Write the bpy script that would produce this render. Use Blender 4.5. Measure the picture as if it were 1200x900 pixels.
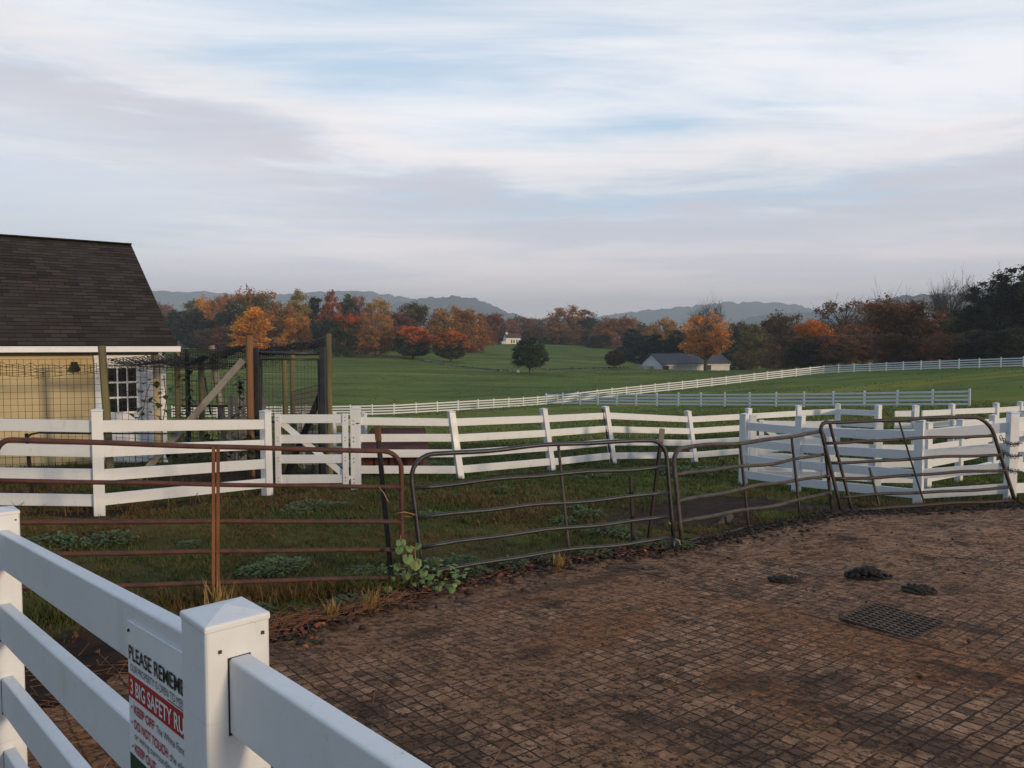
import bpy, bmesh, math, random
import numpy as np
from mathutils import Vector, Matrix

for o in list(bpy.data.objects):
    bpy.data.objects.remove(o)
S = bpy.context.scene
COL = S.collection
R = math.radians
rng = np.random.default_rng(7)
random.seed(7)

# ------------------------------------------------------------------ camera
EYE = 1.73
PITCH = math.atan(45.0 / 900.0)
cam_d = bpy.data.cameras.new('camera')
cam = bpy.data.objects.new('camera', cam_d)
COL.objects.link(cam)
cam.location = (0, 0, EYE)
cam.rotation_euler = (math.pi / 2 - PITCH, 0, 0)
cam_d.sensor_width = 36
cam_d.lens = 27.0
cam_d.clip_start = 0.02
cam_d.clip_end = 30000
S.camera = cam

# ------------------------------------------------------------------ exposure, world, sun
S.view_settings.view_transform = 'Standard'
S.view_settings.look = 'None'
S.view_settings.exposure = 0.15
S.view_settings.gamma = 1.0
S.view_settings.use_curve_mapping = False
S.render.resolution_x = 1024
S.render.resolution_y = 768

SUN_EL = R(8.0)
SUN_DIR = Vector((0.72, -0.69, 0)).normalized()      # towards the sun: low, behind the camera on the right
SUN_STRENGTH = 2.5
SKY_STRENGTH = 0.1

class NT:
    """small helper for node trees"""
    def __init__(s, tree):
        s.t = tree; s.n = tree.nodes; s.l = tree.links
    def new(s, typ, **kw):
        n = s.n.new(typ)
        for k, v in kw.items():
            setattr(n, k, v)
        return n
    def put(s, sock, v):
        if isinstance(v, bpy.types.NodeSocket):
            s.l.new(v, sock)
        else:
            if sock.type == 'RGBA' and len(v) == 3:
                v = (*v, 1)
            sock.default_value = v
    def math(s, op, a, b=None, c=None, clamp=False):
        n = s.new('ShaderNodeMath', operation=op, use_clamp=clamp)
        s.put(n.inputs[0], a)
        if b is not None: s.put(n.inputs[1], b)
        if c is not None: s.put(n.inputs[2], c)
        return n.outputs[0]
    def mix(s, f, a, b, typ='MIX'):
        n = s.new('ShaderNodeMix', data_type='RGBA', blend_type=typ)
        s.put(n.inputs[0], f); s.put(n.inputs[6], a); s.put(n.inputs[7], b)
        return n.outputs[2]
    def ramp(s, f, lo, hi, a=0.0, b=1.0, smooth=True):
        n = s.new('ShaderNodeMapRange', interpolation_type='SMOOTHSTEP' if smooth else 'LINEAR')
        s.put(n.inputs[0], f); s.put(n.inputs[1], lo); s.put(n.inputs[2], hi); s.put(n.inputs[3], a); s.put(n.inputs[4], b)
        return n.outputs[0]
    def noise(s, vec, scale, detail=4, rough=0.55, dist=0.0, col=False):
        n = s.new('ShaderNodeTexNoise')
        if vec is not None: s.put(n.inputs['Vector'], vec)
        n.inputs['Scale'].default_value = scale; n.inputs['Detail'].default_value = detail
        n.inputs['Roughness'].default_value = rough; n.inputs['Distortion'].default_value = dist
        return n.outputs['Color'] if col else n.outputs['Fac']
    def mapping(s, vec, scale=(1, 1, 1), rot=(0, 0, 0), loc=(0, 0, 0)):
        n = s.new('ShaderNodeMapping')
        s.put(n.inputs[0], vec); n.inputs['Location'].default_value = loc
        n.inputs['Rotation'].default_value = rot; n.inputs['Scale'].default_value = scale
        return n.outputs[0]
    def combine(s, x, y, z):
        n = s.new('ShaderNodeCombineXYZ')
        s.put(n.inputs[0], x); s.put(n.inputs[1], y); s.put(n.inputs[2], z)
        return n.outputs[0]

W = bpy.data.worlds.new('World')
S.world = W
W.use_nodes = True
def build_world():
    t = NT(W.node_tree)
    for n in list(t.n): t.n.remove(n)
    out = t.new('ShaderNodeOutputWorld'); bg = t.new('ShaderNodeBackground')
    bg.inputs['Strength'].default_value = SKY_STRENGTH
    t.l.new(bg.outputs[0], out.inputs[0])
    sky = t.new('ShaderNodeTexSky', sky_type='NISHITA')
    sky.sun_disc = False
    sky.sun_elevation = SUN_EL
    sky.sun_rotation = math.atan2(SUN_DIR.x, SUN_DIR.y)
    sky.air_density = 1.2; sky.dust_density = 1.0; sky.ozone_density = 1.0
    g = t.new('ShaderNodeTexCoord').outputs['Generated']
    sp = t.new('ShaderNodeSeparateXYZ'); t.l.new(g, sp.inputs[0])
    x, y, z = sp.outputs
    zz = t.math('ADD', t.math('MAXIMUM', z, 0.0), 0.10)
    u = t.math('DIVIDE', x, zz); v = t.math('DIVIDE', y, zz)
    pv = t.combine(u, v, 0.0)                       # the flat cloud deck seen from below
    k = 1.0 / SKY_STRENGTH
    def c(r, gg, b): return (r * k, gg * k, b * k)
    # large soft shapes and fine streaks, long in the direction of the wind
    n1 = t.noise(t.mapping(pv, (0.42, 1.0, 1), (0, 0, R(18)), (3.1, 0.4, 0)), 0.95, 7, 0.54, 0.6)
    n2 = t.noise(t.mapping(pv, (0.35, 1.5, 1), (0, 0, R(-28)), (8.0, 2.0, 0)), 1.9, 7, 0.57, 0.7)
    n3 = t.noise(t.mapping(g, (1.4, 1.4, 8.0), (0, 0, 0), (1.7, 0, 0.3)), 2.0, 8, 0.60, 0.5)
    n5 = t.noise(t.mapping(g, (2.0, 2.0, 15.0), (0, R(6), 0), (0.7, 2, 0.9)), 2.6, 8, 0.62, 0.6)
    blue = t.mix(0.75, t.mix(1.0, sky.outputs[0], (1.5, 1.5, 1.5), 'MULTIPLY'), c(0.47, 0.66, 0.88))
    white = c(0.86, 0.87, 0.91)
    # thin bright veil, thicker towards the right
    veil = t.math('ADD', t.math('MULTIPLY', n1, 0.70), t.math('MULTIPLY', n2, 0.62))
    veil = t.math('ADD', veil, t.math('MULTIPLY', x, 0.08))
    veil = t.math('ADD', veil, t.ramp(t.math('ABSOLUTE', t.math('SUBTRACT', z, 0.29)), 0.10, 0.0, 0.0, 0.10))
    veil = t.ramp(veil, 0.52, 0.86)
    col = t.mix(veil, blue, white)
    # grey-violet cloud bank low over the hills, its upper edge sloping down from the left
    lx = t.math('MULTIPLY', t.math('MAXIMUM', t.math('MULTIPLY', x, -1.0), -0.02), 0.20)
    edge = t.math('ADD', t.math('ADD', 0.222, lx), t.math('MULTIPLY', t.math('SUBTRACT', n3, 0.5), 0.11))
    edge = t.math('ADD', edge, t.math('MULTIPLY', t.math('SUBTRACT', n5, 0.5), 0.05))
    below = t.math('SUBTRACT', edge, z)
    bank = t.ramp(below, -0.010, 0.045)
    rim = t.math('MULTIPLY', t.ramp(below, -0.045, 0.0), t.ramp(below, 0.03, 0.0))
    lowfade = t.ramp(below, 0.15, 0.05)
    gap = t.ramp(t.math('ADD', t.math('MULTIPLY', n3, 0.5), t.math('MULTIPLY', n5, 0.6)), 0.40, 0.62, 0.25, 1.0)
    bank = t.math('MULTIPLY', t.math('MULTIPLY', bank, lowfade), gap)
    col = t.mix(t.math('MULTIPLY', rim, 0.55), col, c(0.90, 0.82, 0.79))
    under = t.ramp(below, 0.02, 0.13)
    n4 = t.noise(t.mapping(g, (1.0, 1.0, 13.0), (0, 0, 0), (4.7, 0, 1.3)), 2.3, 7, 0.58, 0.3)
    lowcol = t.mix(t.ramp(n4, 0.42, 0.62), c(0.66, 0.66, 0.73), c(0.95, 0.86, 0.85))
    lowcol = t.mix(t.ramp(x, -0.6, 0.05, 0.55, 0.0), lowcol, c(0.62, 0.74, 0.84))
    col = t.mix(t.math('MULTIPLY', under, 0.85), col, lowcol)
    col = t.mix(t.math('MULTIPLY', bank, 0.85), col, c(0.57, 0.565, 0.63))
    # pinkish haze on the horizon
    col = t.mix(t.ramp(z, 0.14, 0.02, 0.0, 0.85), col, c(0.93, 0.80, 0.775))
    # air near the ground swallows part of the low sky, so the sky itself is brighter there
    col = t.mix(1.0, col, t.combine(*[t.ramp(z, 0.0, 0.40, q, 1.06, False) for q in (1.52, 1.48, 1.46)]), 'MULTIPLY')
    # thicker, duller cloud overhead and behind; the side where the sun is rising glows softly
    col = t.mix(t.ramp(z, 0.42, 0.75, 0.0, 0.9), col, c(0.36, 0.44, 0.57))
    back = t.ramp(y, 0.35, -0.35)
    col = t.mix(back, col, c(0.29, 0.40, 0.56))
    sunside = t.math('ADD', t.math('MULTIPLY', x, SUN_DIR.x), t.math('MULTIPLY', y, SUN_DIR.y))
    glow = t.math('MULTIPLY', t.ramp(sunside, 0.2, 0.95), t.ramp(z, 0.7, 0.05, 0.0, 1.0))
    col = t.mix(t.math('MULTIPLY', glow, 0.7), col, c(1.0, 0.82, 0.68))
    t.l.new(col, bg.inputs[0])
build_world()

sd = bpy.data.lights.new('sun', 'SUN')
sun = bpy.data.objects.new('sun', sd); COL.objects.link(sun)
sd.energy = SUN_STRENGTH
sd.angle = R(3)
sd.color = (1.0, 0.76, 0.50)
sv = Vector((SUN_DIR.x * math.cos(SUN_EL), SUN_DIR.y * math.cos(SUN_EL), math.sin(SUN_EL)))
sun.rotation_euler = sv.to_track_quat('Z', 'Y').to_euler()
sun.location = (20, -20, 30)

# ------------------------------------------------------------------ survey helpers
def at(px, d, z=None, py=None):
    """world point at depth d on the sight line through a photo pixel (survey of the place)"""
    if py is None: py = 405.0
    yr = (450 - py) / 900.0; xr = (px - 600) / 900.0
    Y = math.cos(PITCH) + yr * math.sin(PITCH)
    Z = -math.sin(PITCH) + yr * math.cos(PITCH)
    s = d / Y
    return Vector((xr * s, d, EYE + Z * s if z is None else z))
def topz(py, d):
    return at(600, d, None, py).z

# ------------------------------------------------------------------ terrain
CT = []
def ct(x, y, zr): CT.append((x, y, EYE + zr))
def cp(px, d, py):
    p = at(px, d, None, py); CT.append(tuple(p))
for q in [(-.54, 1.41, -1.73), (-2, 3, -1.85), (2, 2, -1.77), (0, -6, -1.65), (-8, 0, -1.8), (8, 0, -1.8), (10, 5, -1.95), (4, 5, -1.93), (0, 4, -1.90),
          (-3.67, 5.5, -1.98), (-.94, 6.5, -2.05), (-.8, 6.7, -2.05), (1.6, 7.8, -2.05), (4.2, 9.9, -2.12), (6.7, 10.2, -2.1), (12, 10.5, -2.1), (15, 0, -1.8), (-15, 5, -1.9),
          (-4.9, 9.0, -1.99), (-3.6, 11.2, -2.19), (-2.45, 12.0, -2.22), (-.92, 14, -2.44), (.84, 15.4, -2.51), (2.24, 16.7, -2.57), (4.46, 18.5, -2.82),
          (5.96, 19.3, -2.82), (4.16, 13.7, -2.48), (4.97, 13.0, -2.5), (6.05, 11.3, -2.37), (7.12, 10.9, -2.2), (7.0, 14.5, -2.7), (10, 16, -2.72), (9, 18.5, -2.68), (13.5, 20.5, -2.77),
          (-6.5, 12.2, -2.05), (-4.2, 12.2, -2.25), (-9.2, 13.7, -2.2), (-6.75, 15.5, -2.4), (-4, 17, -2.75), (-14, 12, -2.2), (-12, 20, -2.7),
          (0, 24, -3.4), (-8, 32, -4.1), (8, 32, -3.75), (0, 50, -5.6), (-22, 50, -5.6), (20, 36, -3.5), (30, 30, -2.9), (15, 44, -4.1), (45, 50, -3.6)]:
    ct(*q)
F5 = [(1138, 54, 476), (1014, 60.6, 475.5), (857, 69.6, 474.5), (680, 80, 474.2), (640, 82.5, 474.2)]
F6 = [(200, 80, 489), (330, 82, 488.3), (461, 85, 486), (560, 91, 480), (630, 97, 475.3), (700, 100, 467.5), (800, 106, 456.5), (900, 112, 445), (966, 115, 437.6), (1080, 103, 433.2), (1200, 91, 429.8), (1300, 83, 428.5)]
for q in F5 + F6: cp(*q)
for q in [(300, 115, 461), (450, 150, 440), (250, 150, 441), (450, 215, 420), (250, 230, 418), (420, 270, 411), (200, 280, 410), (640, 340, 403.5), (560, 300, 407.5), (710, 290, 415),
          (760, 285, 419), (620, 166, 437.5), (720, 185, 431.5), (800, 214, 434.5), (870, 200, 436.5), (560, 160, 438), (500, 205, 424), (1000, 150, 428), (1150, 150, 424), (1250, 130, 424), (620, 130, 452), (800, 140, 446),
          (640, 400, 406), (400, 400, 408), (900, 300, 424), (1200, 300, 415), (0, 200, 425), (-200, 60, 480), (1500, 60, 440), (0, 400, 410)]:
    cp(*q)
for a in range(0, 360, 40):
    if 10 < a < 170: continue
    CT.append((60 * math.cos(R(a)), 60 * math.sin(R(a)), EYE - 2.0))
CT = np.array(CT)
def _phi(d2): return 0.5 * d2 * np.log(d2 + 1e-9)
def _fit():
    n = len(CT); P = CT[:, :2] / 50.0
    d2 = ((P[:, None] - P[None]) ** 2).sum(-1)
    A = np.zeros((n + 3, n + 3)); A[:n, :n] = _phi(d2) + np.eye(n) * 2e-5
    A[:n, n] = 1; A[:n, n + 1:] = P; A[n, :n] = 1; A[n + 1:, :n] = P.T
    return np.linalg.solve(A, np.concatenate([CT[:, 2], [0, 0, 0]]))
TW = _fit()
def terr(x, y):
    x = np.atleast_1d(np.asarray(x, float)); y = np.atleast_1d(np.asarray(y, float))
    out = np.empty(len(x)); P = CT[:, :2] / 50.0
    for i in range(0, len(x), 20000):
        q = np.stack([x[i:i + 20000], y[i:i + 20000]], 1) / 50.0
        d2 = ((q[:, None] - P[None]) ** 2).sum(-1)
        out[i:i + 20000] = _phi(d2) @ TW[:-3] + TW[-3] + q @ TW[-2:]
    r = np.hypot(x, y)
    f = np.clip((r - 380) / 220.0, 0, 1); f = f * f * (3 - 2 * f)
    fb = np.clip((-y - 25) / 60.0, 0, 1)
    f = np.maximum(f, fb * fb * (3 - 2 * fb))
    out = np.clip(out, -9, 4)
    return out * (1 - f) + (-4.5 * np.clip(r / 500, 0, 1)) * f
def gz(x, y): return float(terr([x], [y])[0])
def G(px, d):
    p = at(px, d, 0.0); p.z = gz(p.x, p.y); return p

# ------------------------------------------------------------------ object helpers
def tag(o, label=None, cat=None, group=None, kind=None):
    if label: o['label'] = label
    if cat: o['category'] = cat
    if group: o['group'] = group
    if kind: o['kind'] = kind
    return o
def thing(name, loc, label, cat, group=None):
    o = bpy.data.objects.new(name, None); COL.objects.link(o)
    o.empty_display_size = 0.2
    o.location = loc
    return tag(o, label, cat, group)

class MB:
    """collects shapes (in world coordinates) and links them as ONE mesh object"""
    def __init__(s): s.v = []; s.f = []; s.uv = None
    def add(s, vs, fs):
        n = len(s.v); s.v += [tuple(q) for q in vs]; s.f += [tuple(i + n for i in f) for f in fs]
    def box(s, c, size, ax=None):
        c = Vector(c); hx, hy, hz = (q / 2 for q in size)
        X, Y, Z = ax if ax else (Vector((1, 0, 0)), Vector((0, 1, 0)), Vector((0, 0, 1)))
        vs = [c + X * (i * hx) + Y * (j * hy) + Z * (k * hz) for k in (-1, 1) for j in (-1, 1) for i in (-1, 1)]
        s.add(vs, [(0, 2, 3, 1), (4, 5, 7, 6), (0, 1, 5, 4), (2, 6, 7, 3), (0, 4, 6, 2), (1, 3, 7, 5)])
        return s
    def beam(s, p, q, w, h, up=(0, 0, 1)):
        """rectangular bar from p to q: w wide (sideways), h tall (along up)"""
        p = Vector(p); q = Vector(q); d = (q - p).normalized(); up = Vector(up)
        side = d.cross(up)
        if side.length < 1e-4: side = d.cross(Vector((0, 1, 0)))
        side.normalize(); u = side.cross(d)
        vs = []
        for e in (p, q):
            for a, b in ((-1, -1), (1, -1), (1, 1), (-1, 1)):
                vs.append(e + side * (a * w / 2) + u * (b * h / 2))
        s.add(vs, [(0, 3, 2, 1), (4, 5, 6, 7), (0, 1, 5, 4), (1, 2, 6, 5), (2, 3, 7, 6), (3, 0, 4, 7)])
        return s
    def tube(s, pts, r, n=8, cap=True):
        pts = [Vector(q) for q in pts]
        rs = r if isinstance(r, (list, tuple)) else [r] * len(pts)
        vs = []; fs = []; side = None
        for i, q in enumerate(pts):
            d = (pts[min(i + 1, len(pts) - 1)] - pts[max(i - 1, 0)])
            if d.length < 1e-7: d = Vector((0, 0, 1))
            d.normalize()
            if side is None:
                side = d.cross(Vector((0, 0, 1)))
                if side.length < 0.05: side = d.cross(Vector((0, 1, 0)))
            side = (side - d * side.dot(d)).normalized()
            u = d.cross(side)
            for k in range(n):
                a = 2 * math.pi * k / n
                vs.append(q + (side * math.cos(a) + u * math.sin(a)) * rs[i])
        for i in range(len(pts) - 1):
            for k in range(n):
                a = i * n + k; b = i * n + (k + 1) % n
                fs.append((a, a + n, b + n, b))
        if cap:
            fs.append(tuple(range(n))); fs.append(tuple(reversed(range((len(pts) - 1) * n, len(pts) * n))))
        s.add(vs, fs); return s
    def poly_prism(s, poly, off):
        """polygon (3D points) extruded by vector off"""
        off = Vector(off); n = len(poly); P = [Vector(q) for q in poly]
        s.add(P + [q + off for q in P], [tuple(reversed(range(n))), tuple(range(n, 2 * n))] + [(i, (i + 1) % n, (i + 1) % n + n, i + n) for i in range(n)])
        return s
    def build(s, name, m=None, parent=None, smooth=False, bevel=0, seg=2, loc=None):
        me = bpy.data.meshes.new(name)
        o = bpy.data.objects.new(name, me); COL.objects.link(o)
        off = Vector((0, 0, 0))
        q = parent
        while q is not None:
            off += q.location; q = q.parent
        if loc is not None:
            o.location = Vector(loc) - off; off = Vector(loc)
        V = [(a - off.x, b - off.y, c - off.z) for a, b, c in s.v]
        me.from_pydata(V, [], s.f)
        bm = bmesh.new(); bm.from_mesh(me)
        bmesh.ops.recalc_face_normals(bm, faces=bm.faces[:])
        bm.to_mesh(me); bm.free()
        if m: me.materials.append(m)
        if smooth:
            me.polygons.foreach_set('use_smooth', [True] * len(me.polygons))
        if parent: o.parent = parent
        if bevel:
            b = o.modifiers.new('bevel', 'BEVEL'); b.width = bevel; b.segments = seg; b.limit_method = 'ANGLE'
            b.angle_limit = R(40)
        return o
def np_mesh(name, V, F, m=None, parent=None, loc=(0, 0, 0), attrs=None, smooth=False):
    """fast mesh from arrays; F is (n,3) or (n,4)"""
    me = bpy.data.meshes.new(name)
    V = np.asarray(V, np.float32); F = np.asarray(F, np.int32)
    k = F.shape[1]
    me.vertices.add(len(V)); me.vertices.foreach_set('co', V.ravel())
    me.loops.add(F.size); me.loops.foreach_set('vertex_index', F.ravel())
    me.polygons.add(len(F)); me.polygons.foreach_set('loop_start', np.arange(0, F.size, k, dtype=np.int32))
    me.polygons.foreach_set('loop_total', np.full(len(F), k, np.int32))
    if smooth: me.polygons.foreach_set('use_smooth', np.ones(len(F), bool))
    for an, (dom, arr) in (attrs or {}).items():
        arr = np.asarray(arr, np.float32)
        if arr.ndim == 1:
            a = me.attributes.new(an, 'FLOAT', dom); a.data.foreach_set('value', arr)
        else:
            a = me.attributes.new(an, 'FLOAT_COLOR', dom); a.data.foreach_set('color', np.concatenate([arr, np.ones((len(arr), 1), np.float32)], 1).ravel())
    me.update(calc_edges=True); me.validate()
    if m: me.materials.append(m)
    if name is None: return me
    o = bpy.data.objects.new(name, me); COL.objects.link(o)
    o.location = loc
    if parent: o.parent = parent
    return o

# ------------------------------------------------------------------ materials
def mat(name):
    m = bpy.data.materials.new(name); m.use_nodes = True
    t = NT(m.node_tree)
    b = t.n['Principled BSDF']
    return m, t, b
def simple(name, col, rough=0.6, var=0.25, scale=6.0, bump=0.0, bscale=40.0, col2=None, metal=0.0, stretch=(1, 1, 1), lo=0.35, hi=0.7):
    m, t, b = mat(name)
    co = t.mapping(t.new('ShaderNodeTexCoord').outputs['Object'], stretch)
    n = t.noise(co, scale, 6, 0.6)
    c2 = col2 if col2 else tuple(q * (1 - var) for q in col)
    t.put(b.inputs['Base Color'], t.mix(t.ramp(n, lo, hi), col, c2))
    b.inputs['Roughness'].default_value = rough; b.inputs['Metallic'].default_value = metal
    if bump:
        bn = t.new('ShaderNodeBump'); bn.inputs['Strength'].default_value = bump; bn.inputs['Distance'].default_value = 0.01
        t.put(bn.inputs['Height'], t.noise(co, bscale, 5, 0.65)); t.l.new(bn.outputs[0], b.inputs['Normal'])
    return m
def vinyl_mat():
    m, t, b = mat('white_vinyl')
    co = t.new('ShaderNodeTexCoord').outputs['Object']
    n = t.noise(co, 3.0, 7, 0.65); n2 = t.noise(co, 38.0, 4, 0.7); n3 = t.noise(t.mapping(co, (1, 1, 0.25)), 9.0, 5, 0.65)
    c = t.mix(t.ramp(n, 0.45, 0.75, 0, 0.5), (0.68, 0.69, 0.70), (0.57, 0.585, 0.57))
    c = t.mix(t.ramp(n2, 0.64, 0.74, 0, 0.6), c, (0.28, 0.28, 0.22))
    n5 = t.noise(t.mapping(co, (2.5, 2.5, 60), (0.3, 0.2, 0.8)), 1.0, 6, 0.7); c = t.mix(t.ramp(n5, 0.58, 0.72, 0, 0.28), c, (0.36, 0.37, 0.33))
    c = t.mix(t.ramp(n3, 0.54, 0.80, 0, 0.5), c, (0.46, 0.47, 0.40))
    t.put(b.inputs['Base Color'], c)
    t.put(b.inputs['Roughness'], t.ramp(n, 0.3, 0.7, 0.34, 0.55))
    bn = t.new('ShaderNodeBump'); bn.inputs['Strength'].default_value = 0.12; bn.inputs['Distance'].default_value = 0.004
    t.put(bn.inputs['Height'], t.noise(co, 14.0, 4, 0.6)); t.l.new(bn.outputs[0], b.inputs['Normal'])
    return m
M = {}
M['vinyl'] = vinyl_mat()
M['rust'] = simple('rusty_steel', (0.10, 0.034, 0.022), 0.7, 0.5, 9, 0.5, 60, (0.045, 0.02, 0.017))
M['bare_rust'] = simple('bare_orange_rust', (0.23, 0.085, 0.03), 0.85, 0.5, 14, 0.5, 60, (0.09, 0.035, 0.02), stretch=(1, 1, 0.15))
M['black_pipe'] = simple('black_painted_pipe', (0.016, 0.017, 0.020), 0.40, 0.5, 10, 0.3, 50, (0.032, 0.033, 0.036))
M['grey_pipe'] = simple('worn_grey_pipe', (0.070, 0.058, 0.050), 0.6, 0.5, 9, 0.4, 50, (0.030, 0.022, 0.019))
M['iron'] = simple('dark_iron', (0.020, 0.016, 0.015), 0.6, 0.5, 12, 0.3, 60, (0.045, 0.028, 0.020))
M['dark'] = simple('dark_gap', (0.012, 0.012, 0.013), 0.7)
M['bolt'] = simple('bolt_steel', (0.05, 0.05, 0.05), 0.5, metal=0.5)
M['green_post'] = simple('treated_post_wood', (0.17, 0.15, 0.07), 0.85, 0.4, 6, 0.6, 30, (0.10, 0.085, 0.045), stretch=(1, 1, 0.12))
M['brown_post'] = simple('brown_post_wood', (0.20, 0.10, 0.045), 0.85, 0.4, 6, 0.6, 30, (0.11, 0.06, 0.03), stretch=(1, 1, 0.12))
M['grey_wood'] = simple('weathered_board_wood', (0.27, 0.24, 0.21), 0.85, 0.35, 6, 0.6, 30, (0.16, 0.13, 0.11), stretch=(1, 1, 0.3))
M['wire'] = simple('dull_wire', (0.035, 0.035, 0.035), 0.6)
M['net'] = simple('black_netting', (0.012, 0.012, 0.013), 0.8)
M['white_paint'] = simple('white_paint', (0.74, 0.76, 0.80), 0.5, 0.12, 3, 0.2, 30)
M['yellow_wall'] = simple('yellow_stucco', (0.56, 0.46, 0.27), 0.9, 0.2, 1.2, 0.3, 60, (0.47, 0.38, 0.21))
M['glass_dark'] = simple('dark_window_glass', (0.015, 0.017, 0.02), 0.08)
M['red_wood'] = simple('red_brown_boards', (0.125, 0.034, 0.020), 0.8, 0.5, 5, 0.4, 30, (0.060, 0.018, 0.012), stretch=(0.3, 1, 1))
M['far_roof'] = simple('slate_grey_roof', (0.062, 0.064, 0.080), 0.7, 0.3, 0.6)
M['far_white'] = simple('far_white_boards', (0.60, 0.59, 0.58), 0.8, 0.15, 0.7)
M['chapel_white'] = simple('cream_white_boards', (0.80, 0.74, 0.66), 0.8, 0.1, 0.7)
M['chapel_roof'] = simple('brown_roof', (0.075, 0.05, 0.045), 0.8)
M['concrete'] = simple('grey_concrete', (0.33, 0.33, 0.32), 0.9, 0.3, 3, 0.3, 40)
# ------------------------------------------------------------------ ground
def poly_dist(x, y, pts):
    """distance of points to a polyline"""
    d = np.full(len(x), 1e9)
    for (ax, ay), (bx, by) in zip(pts[:-1], pts[1:]):
        vx, vy = bx - ax, by - ay
        L = vx * vx + vy * vy
        t = np.clip(((x - ax) * vx + (y - ay) * vy) / L, 0, 1)
        d = np.minimum(d, np.hypot(x - ax - t * vx, y - ay - t * vy))
    return d
def inside(x, y, poly):
    c = np.zeros(len(x), bool); n = len(poly)
    for i in range(n):
        (ax, ay), (bx, by) = poly[i], poly[(i + 1) % n]
        cond = ((ay > y) != (by > y)) & (x < (bx - ax) * (y - ay) / (by - ay + 1e-12) + ax)
        c ^= cond
    return c
def vnoise(x, y, s, seed=0):
    """smooth value noise in numpy"""
    x = x * s; y = y * s
    xi = np.floor(x).astype(int); yi = np.floor(y).astype(int); fx = x - xi; fy = y - yi
    fx = fx * fx * (3 - 2 * fx); fy = fy * fy * (3 - 2 * fy)
    def h(a, b):
        q = (a * 374761393 + b * 668265263 + seed * 982451653) & 0xffffffff
        q = ((q ^ (q >> 13)) * 1274126177) & 0xffffffff
        return ((q ^ (q >> 16)) & 0xffff) / 65535.0
    return (h(xi, yi) * (1 - fx) + h(xi + 1, yi) * fx) * (1 - fy) + (h(xi, yi + 1) * (1 - fx) + h(xi + 1, yi + 1) * fx) * fy
def fbm(x, y, s, seed=0, o=4):
    r = 0; a = 0.5
    for i in range(o):
        r = r + a * vnoise(x, y, s * 2 ** i, seed + i); a *= 0.5
    return r / (1 - 0.5 ** o)

def gpx(px, py):
    """where the sight line through a photo pixel meets the terrain"""
    lo, hi = 1.0, 300.0
    prev = lo; d = lo
    while d < hi:
        p = at(px, d, None, py)
        if p.z < gz(p.x, p.y): break
        prev = d; d *= 1.06
    for _ in range(20):
        mid = (prev + d) / 2; p = at(px, mid, None, py)
        if p.z < gz(p.x, p.y): d = mid
        else: prev = mid
    return (p.x, p.y)
YARD_EDGE = [gpx(*q) for q in [(316, 748), (380, 723), (500, 693), (650, 661), (790, 643), (900, 619), (985, 603), (1100, 598), (1205, 592)]]
YARD = YARD_EDGE + [(14, 10.4), (14, -4), (2.2, -4), (0.1, 0.55), (-0.9, 1.62), (-1.75, 2.7), (-2.6, 3.7), (-2.3, 4.7)]
SOIL_LINES = [(YARD_EDGE + [(14, 10.6)], 0.55)]
SOIL_A = [gpx(*q) for q in [(805, 600), (850, 585), (900, 590), (930, 592)]]
RUN_SOIL = [(-13, 11.6), (-6.4, 13.2), (-3.6, 14.0)]
LITTER = [(-2.3, 4.6), (-1.7, 3.6), (-0.9, 2.4), (-0.4, 1.2)]
MIDF = [(-8.5, 8.9), (-4.9, 9.0), (-3.6, 11.2), (-2.45, 12.0), (-.92, 14), (.84, 15.4), (2.24, 16.7), (4.46, 18.5)]
TRACK = [gpx(*q) for q in [(655, 421), (668, 428), (672, 434), (650, 440), (665, 446)]]
def soil(x, y):
    n = fbm(x, y, 0.9, 3) - 0.5
    n2 = fbm(x, y, 4.0, 9) - 0.5
    def band(d, w): return np.clip(1.5 - (d + n * 0.8 + n2 * 0.3) / w * 1.2, 0, 1)
    m = band(poly_dist(x, y, YARD_EDGE + [(14, 10.6)]), 0.30)
    m = np.maximum(m, np.clip(1.35 - (poly_dist(x, y, SOIL_A) + n * 1.5 + n2 * .8) / 1.0, 0, 1))
    m = np.maximum(m, band(poly_dist(x, y, RUN_SOIL), 1.6) * 0.95)
    m = np.maximum(m, band(poly_dist(x, y, LITTER), 1.2))
    m = np.maximum(m, band(poly_dist(x, y, MIDF), 0.22) * 0.7)
    m = np.maximum(m, np.clip(1.4 - poly_dist(x, y, TRACK) / 1.3, 0, 1) * 0.42)
    return m

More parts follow.
